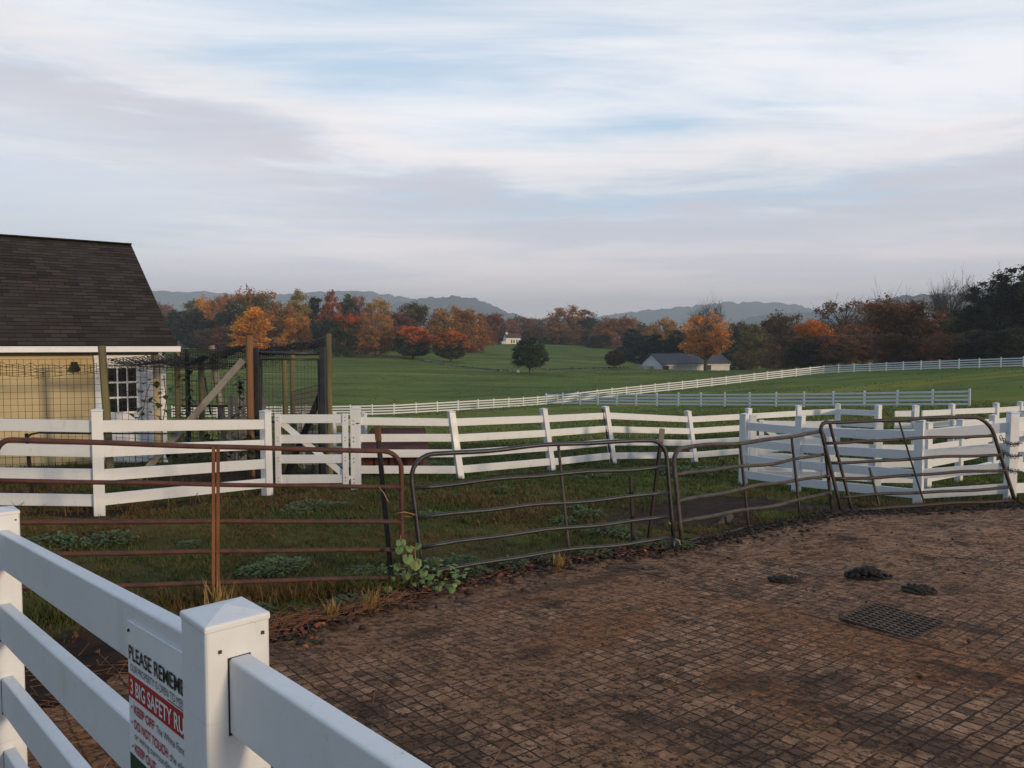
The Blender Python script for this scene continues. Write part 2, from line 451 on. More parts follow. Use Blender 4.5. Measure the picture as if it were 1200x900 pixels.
def build_ground():
    ang = np.concatenate([np.linspace(R(50), R(130), 470), np.linspace(R(130), R(410), 110)[1:-1]])
    rad = np.concatenate([[0.3], np.geomspace(0.8, 420, 330), np.geomspace(480, 16000, 24)])
    A, Rr = np.meshgrid(ang, rad)
    x = (Rr * np.cos(A)).ravel(); y = (Rr * np.sin(A)).ravel()
    z = terr(x, y)
    near = np.clip(1 - np.hypot(x, y) / 60, 0, 1)
    z = z + (fbm(x, y, 2.2, 21) - 0.5) * 0.07 * near - 0.008
    z = np.where(inside(x, y, YARD), z - 0.05, z)
    na = len(ang); nr = len(rad)
    i, j = np.meshgrid(np.arange(nr - 1), np.arange(na), indexing='ij')
    a = (i * na + j).ravel(); b = (i * na + (j + 1) % na).ravel()
    F = np.stack([a, a + na, b + na, b], 1)[:, ::-1]
    V = np.stack([x, y, z], 1)
    V = np.vstack([V, [[0, 0, gz(0, 0) - 0.01]]])
    m, t, bs = mat('meadow')
    at_ = t.new('ShaderNodeAttribute', attribute_name='soil').outputs['Fac']
    co = t.new('ShaderNodeTexCoord').outputs['Object']
    nb = t.noise(co, 0.035, 6, 0.6); nm = t.noise(co, 0.55, 6, 0.65); nf = t.noise(co, 7.0, 6, 0.7)
    streak = t.noise(t.mapping(co, (0.012, 0.10, 0.05)), 1.0, 5, 0.6)
    g = t.mix(t.ramp(nb, 0.38, 0.62), (0.074, 0.118, 0.020), (0.110, 0.158, 0.024))
    g = t.mix(t.ramp(streak, 0.48, 0.66, 0, 0.9), g, (0.23, 0.215, 0.032))
    g = t.mix(t.ramp(nm, 0.5, 0.75, 0, 0.6), g, (0.034, 0.052, 0.015))
    g = t.mix(t.ramp(nf, 0.5, 0.8, 0, 0.7), g, (0.026, 0.036, 0.012))
    mott = t.noise(t.mapping(co, (0.5, 1.0, 1.0)), 0.16, 7, 0.7, 0.4)
    g = t.mix(t.ramp(mott, 0.50, 0.66, 0, 0.55), g, (0.030, 0.046, 0.014))
    g = t.mix(t.ramp(mott, 0.46, 0.34, 0, 0.45), g, (0.20, 0.20, 0.034))
    # dry brownish turf in the near paddock
    sp = t.new('ShaderNodeSeparateXYZ'); t.l.new(co, sp.inputs[0])
    dry = t.math('MULTIPLY', t.ramp(t.noise(co, 0.5, 6, 0.65), 0.36, 0.56), t.ramp(sp.outputs[1], 15, 11))
    g = t.mix(t.math('MULTIPLY', dry, 0.9), g, (0.085, 0.056, 0.022))
    s1 = t.mix(t.ramp(t.noise(co, 5.0, 6, 0.7), 0.35, 0.7), (0.052, 0.030, 0.019), (0.020, 0.013, 0.010))
    c = t.mix(t.ramp(t.math('ADD', at_, t.math('MULTIPLY', t.math('SUBTRACT', nf, 0.5), 0.6)), 0.35, 0.6), g, s1)
    t.put(bs.inputs['Base Color'], c)
    bs.inputs['Roughness'].default_value = 0.95
    bs.inputs['Specular IOR Level'].default_value = 0.1
    bn = t.new('ShaderNodeBump'); bn.inputs['Strength'].default_value = 0.9; bn.inputs['Distance'].default_value = 0.05
    t.put(bn.inputs['Height'], t.math('ADD', nf, t.math('MULTIPLY', nm, 1.5))); t.l.new(bn.outputs[0], bs.inputs['Normal'])
    so = np.concatenate([soil(x, y), [0]])
    o = np_mesh('ground', V, F, m, attrs={'soil': ('POINT', so)}, smooth=True)
    tag(o, kind='structure')
build_ground()

# ------------------------------------------------------------------ paved yard
GRID_A = math.atan2(-1.29, 1.02)
DRAIN = gpx(1046, 728)
def yard_z(x, y): return terr(x, y) + 0.004
def build_yard():
    st = 0.07
    xs = np.arange(-3.2, 14, st); ys = np.arange(-3.5, 11.2, st)
    X, Y = np.meshgrid(xs, ys); x = X.ravel(); y = Y.ravel()
    ins = inside(x, y, YARD)
    nx = len(xs); i, j = np.meshgrid(np.arange(len(ys) - 1), np.arange(nx - 1), indexing='ij')
    a = (i * nx + j).ravel(); F = np.stack([a, a + 1, a + nx + 1, a + nx], 1)
    dl = (x - DRAIN[0]) * math.cos(GRID_A) + (y - DRAIN[1]) * math.sin(GRID_A)
    dp = -(x - DRAIN[0]) * math.sin(GRID_A) + (y - DRAIN[1]) * math.cos(GRID_A)
    F = F[ins[F].all(1)]
    used, inv = np.unique(F, return_inverse=True); F = inv.reshape(F.shape)
    x = x[used]; y = y[used]
    z = yard_z(x, y) + (fbm(x, y, 1.3, 5) - 0.5) * 0.025 - 0.0125
    ed = poly_dist(x, y, YARD_EDGE + [(14, 10.4)])
    def blots(spots):
        r_ = np.zeros(len(x))
        for (px, py, q0, q1) in spots:          # trodden-in stains lying along the wheel tracks
            cx, cy = gpx(px, py); u = (x - cx) * math.cos(GRID_A) + (y - cy) * math.sin(GRID_A); v = -(x - cx) * math.sin(GRID_A) + (y - cy) * math.cos(GRID_A)
            r_ = np.maximum(r_, np.exp(-(u / q0) ** 2 - (v / q1) ** 2))
        return r_
    red = blots([(700, 735, .35, .9), (900, 715, .5, .35), (1000, 752, .5, .45), (1080, 765, .5, .5), (1150, 790, .5, .5), (1000, 630, .5, 1.6), (600, 705, .2, .5), (880, 800, .3, .3), (520, 690, .25, .4)])
    wet = blots([(430, 830, .35, .28), (520, 870, .45, .35), (630, 690, .14, .5), (690, 680, .12, .5), (500, 740, .14, .3), (620, 765, .12, .3), (860, 870, .7, .30), (960, 800, .2, .4), (1040, 850, .9, .32), (760, 845, .3, .22), (1120, 690, .16, .3), (1045, 712, .16, .2), (340, 770, .5, .14)])
    m, t, b = mat('stamped_paving')
    co = t.new('ShaderNodeTexCoord').outputs['Object']
    edge = t.new('ShaderNodeAttribute', attribute_name='edge').outputs['Fac']
    # wobble so that the rows are worn and not dead straight
    w = t.noise(co, 0.9, 4, 0.55, col=True)
    wob = t.new('ShaderNodeVectorMath', operation='MULTIPLY_ADD'); t.put(wob.inputs[0], w); wob.inputs[1].default_value = (0.06, 0.06, 0); t.put(wob.inputs[2], co)
    w2 = t.noise(co, 11.0, 4, 0.65, col=True)
    wob2 = t.new('ShaderNodeVectorMath', operation='MULTIPLY_ADD'); t.put(wob2.inputs[0], w2); wob2.inputs[1].default_value = (0.035, 0.035, 0); t.put(wob2.inputs[2], wob.outputs[0])
    gc = t.mapping(wob2.outputs[0], rot=(0, 0, -GRID_A))
    br = t.new('ShaderNodeTexBrick'); br.offset = 0.0; br.squash = 1.0
    t.put(br.inputs['Vector'], gc)
    br.inputs['Scale'].default_value = 1.0; br.inputs['Brick Width'].default_value = 0.092; br.inputs['Row Height'].default_value = 0.084
    br.inputs['Mortar Size'].default_value = 0.0075; br.inputs['Mortar Smooth'].default_value = 0.9; br.inputs['Bias'].default_value = 0.0
    t.put(br.inputs['Color1'], (0.140, 0.072, 0.040)); t.put(br.inputs['Color2'], (0.430, 0.255, 0.160)); t.put(br.inputs['Mortar'], (0.030, 0.018, 0.012))
    joint = br.outputs['Fac']
    big = t.noise(co, 0.38, 6, 0.62); mid = t.noise(co, 1.7, 7, 0.68, 0.5); fine = t.noise(co, 14.0, 7, 0.72); org = t.noise(t.mapping(co, loc=(5, 2, 0)), 0.55, 6, 0.62, 0.8)
    sp0 = t.new('ShaderNodeSeparateXYZ'); t.l.new(co, sp0.inputs[0])
    far = t.ramp(sp0.outputs[1], 4.8, 8.5)                                      # the back of the yard is trodden over more thickly
    c = t.mix(t.ramp(fine, 0.38, 0.68, 0, 0.60), br.outputs['Color'], (0.085, 0.052, 0.032))
    c = t.mix(t.ramp(mid, 0.54, 0.70, 0, 0.65), c, (0.42, 0.30, 0.215))        # scoured, paler pavers
    c = t.mix(t.math('MULTIPLY', joint, t.ramp(mid, 0.35, 0.7, 0.95, 0.35)), c, (0.026, 0.016, 0.011))
    c = t.mix(t.ramp(org, 0.53, 0.67, 0, 0.75), c, t.mix(t.ramp(fine, 0.35, 0.65), (0.30, 0.130, 0.050), (0.12, 0.057, 0.026)))   # red-brown soil trodden in
    redm = t.math('ADD', t.new('ShaderNodeAttribute', attribute_name='red').outputs['Fac'], t.math('MULTIPLY', t.math('SUBTRACT', mid, 0.5), 1.6))
    c = t.mix(t.ramp(redm, 0.30, 0.85, 0, 0.80), c, t.mix(t.ramp(fine, 0.38, 0.60), (0.34, 0.140, 0.050), (0.10, 0.044, 0.020)))
    mud = t.math('ADD', t.math('MULTIPLY', big, 0.65), t.math('MULTIPLY', mid, 0.40))
    mud = t.math('ADD', mud, t.ramp(edge, 0.9, 0.0, 0.0, 0.26))
    mud = t.math('ADD', mud, t.math('MULTIPLY', far, 0.05))
    mud = t.math('ADD', mud, t.math('MULTIPLY', t.math('SUBTRACT', fine, 0.5), 0.45))
    mudf = t.ramp(mud, 0.46, 0.60)
    c = t.mix(t.math('MULTIPLY', mudf, 0.72), c, t.mix(t.ramp(fine, 0.38, 0.60), (0.070, 0.033, 0.016), (0.27, 0.150, 0.084)))
    c = t.mix(t.math('MULTIPLY', far, t.ramp(t.noise(co, 3.2, 6, 0.7, 0.3), 0.40, 0.66, 0, 0.6)), c, (0.42, 0.265, 0.175))     # dry dust
    dk = t.noise(t.mapping(co, loc=(2, 7, 0)), 1.1, 7, 0.70, 0.6)
    c = t.mix(t.ramp(dk, 0.54, 0.66, 0, 0.75), c, (0.028, 0.017, 0.012))        # dark wet dung stains
    wetm = t.math('ADD', t.new('ShaderNodeAttribute', attribute_name='wet').outputs['Fac'], t.math('MULTIPLY', t.math('SUBTRACT', t.math('ADD', mid, fine), 1.0), 1.3))
    c = t.mix(t.ramp(wetm, 0.35, 1.05, 0, 0.70), c, (0.036, 0.019, 0.011))
    crumbs = t.noise(co, 26.0, 4, 0.75); lumps = t.noise(t.mapping(co, (1, 1.6, 1), (0, 0, .4)), 9.0, 5, 0.75)
    cf = t.math('MAXIMUM', t.ramp(crumbs, 0.56, 0.62, 0, 0.85), t.math('MULTIPLY', t.ramp(lumps, 0.545, 0.60, 0, 0.9), t.math('ADD', 0.55, t.math('MULTIPLY', far, 0.45))))
    c = t.mix(cf, c, (0.022, 0.013, 0.009))
    # two long expansion joints along the grid
    sp = t.new('ShaderNodeSeparateXYZ'); t.l.new(t.mapping(wob.outputs[0], rot=(0, 0, -GRID_A)), sp.inputs[0])
    dloc = -DRAIN[0] * math.sin(GRID_A) + DRAIN[1] * math.cos(GRID_A)
    exp = None
    for off in (dloc - 0.27,):
        e = t.ramp(t.math('ABSOLUTE', t.math('SUBTRACT', sp.outputs[1], off)), 0.018, 0.007)
        exp = e if exp is None else t.math('MAXIMUM', exp, e)
    exp = t.math('MULTIPLY', exp, t.ramp(mid, 0.42, 0.55))
    c = t.mix(t.math('MULTIPLY', exp, 0.85), c, (0.016, 0.011, 0.009))
    c = t.mix(1.0, c, (1.12, 0.98, 0.84), 'MULTIPLY')
    t.put(b.inputs['Base Color'], c)
    t.put(b.inputs['Roughness'], t.ramp(mid, 0.3, 0.7, 0.75, 0.95))
    b.inputs['Specular IOR Level'].default_value = 0.25
    h = t.math('SUBTRACT', t.math('MULTIPLY', fine, 0.55), t.math('MULTIPLY', t.math('MULTIPLY', joint, t.math('SUBTRACT', 1.0, t.math('MULTIPLY', mudf, 0.75))), 0.75))
    h = t.math('ADD', h, t.math('MULTIPLY', cf, 0.8))
    h = t.math('SUBTRACT', h, t.math('MULTIPLY', exp, 1.0))
    bn = t.new('ShaderNodeBump'); bn.inputs['Strength'].default_value = 1.0; bn.inputs['Distance'].default_value = 0.022
    t.put(bn.inputs['Height'], h); t.l.new(bn.outputs[0], b.inputs['Normal'])
    o = np_mesh('paved_yard', np.stack([x, y, z], 1), F, m, attrs={'edge': ('POINT', ed), 'red': ('POINT', red), 'wet': ('POINT', wet)}, smooth=True)
    tag(o, kind='structure')
build_yard()

# ------------------------------------------------------------------ far hills
def hill_mat(name, c1, c2, c3):
    m, t, b = mat(name)
    co = t.new('ShaderNodeTexCoord').outputs['Object']
    n = t.noise(co, 0.012, 6, 0.7); n2 = t.noise(co, 0.05, 4, 0.7)
    c = t.mix(t.ramp(n, 0.4, 0.6), c1, c2)
    c = t.mix(t.ramp(n2, 0.5, 0.65, 0, 0.7), c, c3)
    t.put(b.inputs['Base Color'], c); b.inputs['Roughness'].default_value = 1.0; b.inputs['Specular IOR Level'].default_value = 0.0
    return m
HM = hill_mat('autumn_hill_forest', (0.060, 0.070, 0.055), (0.10, 0.085, 0.06), (0.03, 0.042, 0.035))
def ridge(name, prof, d, depth, bump, step, seed):
    """a forested ridge: crest line at depth d through the surveyed profile, falling away in front and behind"""
    px = np.array([p[0] for p in prof], float); py = np.array([p[1] for p in prof], float)
    n = int((px[-1] - px[0]) / 900 * d / step)
    u = np.linspace(px[0], px[-1], n); h = np.interp(u, px, py)
    k = max(3, int(n / len(prof) * 0.6)); ker = np.hanning(k + 2)[1:-1]; ker /= ker.sum()
    h = np.convolve(np.pad(h, k, mode='edge'), ker, mode='same')[k:-k]
    x = (u - 600) / 900 * d; zc = EYE + (405 - h - 3.5) / 900 * d
    m = 26
    s = np.linspace(-1, 1, m)
    prof_s = np.cos(s * math.pi / 2) ** 1.2
    Xg = np.repeat(x[None], m, 0); Yg = d + s[:, None] * depth + (fbm(x, x * 0, 0.004, seed) - 0.5)[None] * depth * 0.5
    Zg = (zc[None] + 8) * prof_s[:, None] - 8
    ends = np.clip(np.minimum(np.arange(n), np.arange(n)[::-1]) / (n * 0.03 + 1), 0, 1)
    b = (fbm(Xg.ravel(), Yg.ravel(), 1 / (bump * 2.6), seed + 5, 3) - 0.45).reshape(Xg.shape) * bump * 2.0
    big = (fbm(Xg.ravel(), Yg.ravel(), 1 / (depth * 0.5), seed + 9, 3) - 0.5).reshape(Xg.shape) * np.abs(s)[:, None] * (zc.max()) * 0.5
    Zg = (Zg + b * np.clip(prof_s[:, None] * 2, 0, 1) * 1.5 + big) * ends[None] - 8 * (1 - ends[None])
    i, j = np.meshgrid(np.arange(m - 1), np.arange(n - 1), indexing='ij')
    a = (i * n + j).ravel(); F = np.stack([a, a + 1, a + n + 1, a + n], 1)
    o = np_mesh(name, np.stack([Xg.ravel(), Yg.ravel(), Zg.ravel()], 1), F, HM, smooth=False)
    tag(o, kind='structure')
ridge('hills', [(60, 350), (180, 341), (235, 340), (280, 345), (330, 346), (380, 342), (430, 340), (470, 346), (520, 354), (580, 375), (640, 398)], 4300, 900, 12, 14, 1)
ridge('hills', [(430, 372), (470, 352), (505, 348), (545, 348), (565, 352), (590, 363), (625, 374), (690, 372), (740, 385)], 3400, 700, 12, 12, 2)
ridge('hills', [(600, 385), (660, 370), (700, 368), (740, 363), (790, 357), (850, 352.5), (890, 353), (925, 358), (980, 364), (1060, 372), (1150, 390)], 4400, 900, 12, 14, 3)
ridge('hills', [(800, 392), (850, 378), (885, 368), (925, 364), (965, 362), (1010, 366), (1080, 380)], 2800, 550, 10, 10, 4)
ridge('hills', [(930, 385), (975, 368), (1010, 356), (1045, 350), (1075, 345), (1110, 343), (1145, 339), (1210, 333), (1350, 322), (1500, 350)], 1800, 360, 11, 6, 5)
# ------------------------------------------------------------------ white board fences
PW = 0.120
def post_shape(mb, x, y, g, h, ax, lean=(0, 0), w=PW, cap=True):
    """square post with a low pyramid cap; ax = direction of the fence"""
    X = Vector((ax[0], ax[1], 0)).normalized(); Y = Vector((-X.y, X.x, 0))
    L = Vector((lean[0], lean[1], 0))
    b = Vector((x, y, g - 0.2)); tpt = Vector((x, y, g + h)) + L * h
    vs = []
    for c_, k in ((b, w / 2), (tpt, w / 2)):
        for a, e in ((-1, -1), (1, -1), (1, 1), (-1, 1)): vs.append(c_ + X * (a * k) + Y * (e * k))
    mb.add(vs, [(0, 3, 2, 1), (0, 1, 5, 4), (1, 2, 6, 5), (2, 3, 7, 6), (3, 0, 4, 7), (4, 5, 6, 7)])
    if cap: cap_shape(mb, tpt, X, Y, w)
def cap_shape(mb, tpt, X, Y, w, lip=0.006, hh=0.02):
    k = w / 2 + lip; z = Vector((0, 0, 1)); e = tpt + z * 0.003
    vs = [e + X * (a * k) + Y * (q * k) for a, q in ((-1, -1), (1, -1), (1, 1), (-1, 1))]
    vs += [v + z * 0.014 for v in vs] + [e + z * (0.014 + hh)]
    mb.add(vs, [(0, 3, 2, 1), (0, 1, 5, 4), (1, 2, 6, 5), (2, 3, 7, 6), (3, 0, 4, 7), (4, 5, 8), (5, 6, 8), (6, 7, 8), (7, 4, 8)])
def wfence(label, pts, group=None, h=1.22, first=0.10, pitch=0.29, n=4, rh=0.14, rt=0.038, lean=None, joined=False, zs=None, top_at=None, bays=None, name='board_fence', posts=None, bevel=0.004, hs=None):
    """fence through pts [(x, y)]: one post each, n boards; joined = each board runs through as one long piece"""
    P = [Vector((p[0], p[1], gz(p[0], p[1]))) for p in pts]
    if zs:
        for p, z in zip(P, zs):
            if z is not None: p.z = z
    mid = P[len(P) // 2]
    root = thing(name, mid, label, 'fence', group)
    for i, p in enumerate(P):
        if posts is not None and i not in posts: continue
        a = P[max(i - 1, 0)]; b = P[min(i + 1, len(P) - 1)]
        d = (b - a)
        mb = MB(); post_shape(mb, p.x, p.y, p.z, (hs[i] if hs else h), (d.x, d.y), (lean or {}).get(i, (random.uniform(-.012, .012), random.uniform(-.012, .012))))
        mb.build('post', M['vinyl'], root, bevel=bevel)
    for k in range(n):
        long = MB()
        for i in range(len(P) - 1):
            if bays is not None and i not in bays: continue
            a = P[i].copy(); b = P[i + 1].copy()
            zz = first + rh / 2 + pitch * k
            la = (lean or {}).get(i, (0, 0)); lb = (lean or {}).get(i + 1, (0, 0))
            a += Vector((la[0], la[1], 0)) * zz; b += Vector((lb[0], lb[1], 0)) * zz
            j1 = random.uniform(-.008, .008); j2 = random.uniform(-.008, .008)
            mb = long if joined else MB()
            mb.beam(a + Vector((0, 0, zz + j1)), b + Vector((0, 0, zz + j2)), rt, rh)
            if not joined: mb.build('rail', M['vinyl'], root, bevel=bevel)
        if joined: long.build('rail', M['vinyl'], root)
    return root
def along(pts, step):
    out = []; carry = 0
    for (ax, ay), (bx, by) in zip(pts[:-1], pts[1:]):
        L = math.hypot(bx - ax, by - ay); n = max(1, round(L / step))
        for i in range(n): out.append((ax + (bx - ax) * i / n, ay + (by - ay) * i / n))
    out.append(pts[-1]); return out
def D(px, d): return ((px - 600) / 900 * d, d)

# foreground fence: two posts and the boards running out of the picture past the camera
def near_fence():
    p0 = Vector((-0.536, 1.41, 0)); dl = Vector((-0.684, 0.730, 0)).normalized(); dr = Vector((0.70, -0.714, 0))
    p1 = p0 + dl * 2.17; p2 = p0 + dr * 2.15; pl = p1 + dl * 2.15
    tops = {0: EYE - 0.50, 1: EYE - 0.652}
    root = thing('board_fence', (p0.x, p0.y, gz(p0.x, p0.y)), 'white vinyl four rail fence in the foreground with a safety sign on it', 'fence')
    for i, (p, d) in enumerate(((p0, dl), (p1, dl), (p2, dr))):
        g = gz(p.x, p.y); top = (tops[0], tops[1], EYE - .50)[i]
        X = d.copy(); Y = Vector((-X.y, X.x, 0))
        mb = MB(); post_shape(mb, p.x, p.y, g, top - g, (d.x, d.y), (0, 0), cap=False)
        po = mb.build('post', M['vinyl'], root, bevel=0.007, seg=3)
        cb = MB(); cap_shape(cb, Vector((p.x, p.y, top - .012)), X, Y, PW, 0.0015, 0.014)
        cb.build('post_cap', M['vinyl'], po, bevel=0.004, seg=2)
        if i < 2:
            for k in range(4):
                for sgn in (-1, 1):
                    zc = top - (0.062, .068)[i] - .29 * k - 0.07
                    c = Vector((p.x, p.y, zc)) + X * (sgn * (PW / 2 + 0.0008))
                    MB().box(c, (0.0016, 0.0425, 0.1425), (X, Y, Vector((0, 0, 1)))).build('rail_slot', M['dark'], po)
            for (oy, oz) in ((-0.045, -.03), (0.035, -.045)):
                MB().box(Vector((p.x, p.y, top + oz)) - X * (PW / 2 + .001) + Y * oy, (0.003, 0.006, 0.006), (X, Y, Vector((0, 0, 1)))).build('screw', M['bolt'], po)
                MB().box(Vector((p.x, p.y, top + oz)) - Y * (PW / 2 + .001) + X * oy, (0.006, 0.003, 0.006), (X, Y, Vector((0, 0, 1)))).build('screw', M['bolt'], po)
    def rails(a, ta, b, tb):
        for k in range(4):
            za = ta - 0.07 - .29 * k; zb = tb - 0.07 - .29 * k
            MB().beam((a.x, a.y, za), (b.x, b.y, zb), 0.040, 0.14).build('rail', M['vinyl'], root, bevel=0.006, seg=3)
    rails(p0, tops[0] - .062, p1, tops[1] - .068); rails(p0, tops[0] - .062, p2, EYE - .558); rails(p1, tops[1] - .068, pl, EYE - .85)
    # the sign on the boards, left of the post
    n = Vector((-dl.y, dl.x, 0))          # candidates for the side facing the camera
    if n.dot(-p0) < 0: n = -n
    right = -dl                            # reading direction, seen from the camera side
    sw, sh = 0.435, 0.50
    a = p0 + dl * (PW / 2 + 0.004)
    slope = (tops[1] - tops[0] - .006) / 2.17
    ztop = lambda s: tops[0] - 0.062 + slope * s - 0.040
    s0 = PW / 2 + 0.004
    def pt(u, v, off):                      # u from the left edge, v down from the top
        s = s0 + sw - u
        q = p0 + dl * s + n * (0.020 + off); q.z = ztop(s) - v; return q
    st = thing('safety_sign', pt(0, sh, 0), 'white safety rules sign with a red band screwed to the foreground fence rails', 'sign')
    plate = MB(); plate.poly_prism([pt(0, 0, .001), pt(sw, 0, .001), pt(sw, sh, .001), pt(0, sh, .001)], n * 0.004)
    plate.build('sign_plate', M['sign_white'], st)
    def quad(u0, u1, v0, v1, m, name, off=.0058):
        b = MB(); b.poly_prism([pt(u0, v0, off), pt(u1, v0, off), pt(u1, v1, off), pt(u0, v1, off)], n * 0.0006); b.build(name, m, st)
    quad(0.003, sw - .003, .122, .176, M['sign_red'], 'red_band')
    quad(0.003, sw - .003, .312, sh - .003, M['sign_green'], 'green_band')
    quad(.262, .395, .1165, .1178, M['sign_black'], 'underline')
    def text(s, u, v, cap, width, m, bold=0.0, off=.0072):
        cu = bpy.data.curves.new('lettering', 'FONT'); cu.body = s; cu.size = 1.0; cu.offset = bold
        tmp = bpy.data.objects.new('lettering_curve', cu); COL.objects.link(tmp)
        bpy.context.view_layer.update()
        me = bpy.data.meshes.new_from_object(tmp.evaluated_get(bpy.context.evaluated_depsgraph_get()))
        bpy.data.objects.remove(tmp); bpy.data.curves.remove(cu)
        xs = [q.co.x for q in me.vertices]; x0, x1 = min(xs), max(xs)
        k = cap / 0.72; kx = width / (x1 - x0)
        base = pt(0, 0, 0)
        ox = st.location
        for q in me.vertices:
            w_ = pt(u + (q.co.x - x0) * kx, v - q.co.y * k, off) - ox
            q.co = w_
        me.materials.append(m); me.name = 'lettering'
        o = bpy.data.objects.new('lettering', me); COL.objects.link(o); o.parent = st
    text('PLEASE REMEMBER', .012, .086, .034, .410, M['sign_black'], .012)
    text('OUR PROPERTY IS OPEN TO MEMBERS', .022, .112, .0175, .385, M['sign_black'], -.004)
    text('3 BIG SAFETY RULES', .020, .166, .035, .40, M['sign_white'], .02)
    def bullet(v, red, blk, wr, wb):
        text('\u2022', .022, v, .022, .006, M['sign_black'])
        text(red, .040, v, .021, wr, M['sign_red'], .022)
        if blk: text(blk, .040 + wr + .012, v, .0175, wb, M['sign_black'])
    bullet(.209, 'KEEP OFF', 'The White Fences', .135, .19)
    bullet(.244, 'DO NOT TOUCH', 'the electric', .215, .14)
    text('or wiring surrounding the pastures', .040, .268, .0165, .385, M['sign_black'])
    bullet(.301, 'KEEP OUT', 'of the pastures', .140, .19)
    for u in (.014, sw - .014): MB().box(pt(u, .02, .0055), (.006, .006, .006)).build('screw', M['bolt'], st)
    return root
def flat(name, c, r=0.4):
    m, t, b = mat(name); b.inputs['Base Color'].default_value = (*c, 1); b.inputs['Roughness'].default_value = r; return m
M['sign_white'] = simple('sign_white', (0.78, 0.79, 0.80), 0.35, 0.06, 6)
M['sign_red'] = flat('sign_red', (0.42, 0.02, 0.03)); M['sign_green'] = flat('sign_green', (0.012, 0.05, 0.03)); M['sign_black'] = flat('sign_black', (0.02, 0.02, 0.022))
near_fence()

# middle fence: left run, then the garden gate, then the run of leaning posts to the paddocks
wfence('white four rail fence in front of the yellow barn and its wire run', [(-10.6, 8.75), (-7.75, 8.8), D(112, 9.0), D(311, 11.2)])
wfence('white four rail fence with leaning posts, behind the black pipe gate',
       [D(418, 13.6), D(541, 14.0), D(649, 15.4), D(721, 16.7), D(817, 18.5), D(878, 19.3), D(937, 19.6), D(983, 19.7), D(1030, 18.6)],
       lean={0: (0, 0), 1: (-.16, .02), 2: (-.17, .02), 3: (-.17, .03), 4: (-.17, .02)}, first=.10)
_f = bpy.data.objects['board_fence.002']
_q = D(721, 16.7); _b = Vector((_q[0] - .075, _q[1] - .045, gz(*_q)))
MB().beam(_b, _b + Vector((-.17 * 1.2, .03 * 1.2, 1.2)), .03, .12, up=(0, 1, 0)).build('dark_board', M['iron'], _f)
wfence('white stub of board fence standing alone behind the last pipe gate', [D(1050, 18.5), D(1074, 18.5)], posts=[1])
wfence('white rail fence rising towards the right edge behind the paddock fences', [D(1082, 18.6), D(1117, 19.5), D(1169, 20.5), D(1197, 21.5), D(1255, 23)], posts=[1, 2, 3, 4])
wfence('bluish white paddock fence nearest to the paved yard on the right', [D(873, 13.7), D(935, 13.0), D(1080, 11.3), D(1188, 10.9), D(1330, 11.2)],
       hs=[1.24, 1.28, 1.25, 1.24, 1.22], lean={0: (0, 0), 1: (.05, 0), 2: (0, 0), 3: (.01, 0), 4: (0, 0)})
wfence('second white paddock fence close behind the nearest right hand one', [D(884, 15.0), D(977, 14.8), D(1031, 14.5), D(1090, 14.4), D(1127, 15.3), D(1166, 16.3), D(1203, 17.0), D(1250, 17.8)])
wfence('shaded white fence running behind the wire run gate', [D(345, 16.6), D(352, 16.4), D(389, 16.2), D(425, 16.0)], posts=[1, 2, 3])

f5 = [(at(a, d).x, d) for a, d, _ in F5]; f6 = [(at(a, d).x, d) for a, d, _ in F6]
wfence('long white fence across the far field ending at a corner post on the right', along([f5[0], f5[3], f5[4]], 2.44), joined=True, hs=None)
wfence('long white fence climbing the hillside in front of the autumn trees', along(f6, 2.44), joined=True)

# hung board gates with a diagonal brace
def board_gate(label, a, b, top=1.16, low=0.10, n=4, flip=False):
    A = Vector((a[0], a[1], gz(*a))); B = Vector((b[0], b[1], gz(*b)))
    g = max(A.z, B.z); A.z = B.z = g
    root = thing('board_gate', A, label, 'gate')
    d = (B - A).normalized(); nrm = Vector((-d.y, d.x, 0))
    if nrm.dot(-A) < 0: nrm = -nrm
    Z = Vector((0, 0, 1))
    for q in (A + d * .05, B - d * .05):
        st_ = MB(); st_.box(q + Z * ((top + low) / 2) + nrm * .022, (0.085, 0.036, top - low + .02), (d, nrm, Z))
        so = st_.build('stile', M['vinyl'], root, bevel=.003)
        bt = MB()
        for k in range(n):
            for s in (-.025, .025):
                z = low + .07 + (top - low - .14) * k / (n - 1)
                bt.box(q + Z * (z + s) + nrm * .042, (.012, .008, .012), (d, nrm, Z))
        bt.build('bolt', M['bolt'], so)
    for k in range(n):
        z = low + .07 + (top - low - .14) * k / (n - 1)
        MB().beam(A + d * .01 + Z * z, B - d * .01 + Z * z, .03, .13).build('rail', M['vinyl'], root, bevel=.003)
    lo, hi = (A, B) if not flip else (B, A)
    MB().beam(lo + Z * (top - .05) - nrm * .03, hi + Z * (low + .05) - nrm * .03, .022, .09).build('diagonal_brace', M['vinyl'], root, bevel=.003)
    return root
board_gate('white four board garden gate with bolted stiles left of the maroon coop', D(321, 11.6), D(408, 11.65))
gp = MB(); q = D(416, 11.75); post_shape(gp, q[0], q[1], gz(*q), 1.235, (1, 0), (0, 0), w=.135)
root = thing('gate_post', (q[0], q[1], gz(*q)), 'tall white gate post with dark bolts beside the white garden gate', 'post')
gp.build('post', M['vinyl'], root, bevel=.004)
bt = MB()
for z in (.1, .16, .42, .48, .74, .8, 1.0, 1.06): bt.box((q[0] - .02, q[1] - .069, gz(*q) + z), (.014, .008, .014))
bt.box((q[0] + .05, q[1] - .072, gz(*q) + 1.02), (.05, .02, .014))
bt.build('bolt', M['bolt'], root)
board_gate('white paddock gate with a diagonal brace behind the nearest right hand fence', D(890, 14.0), D(972, 13.8))

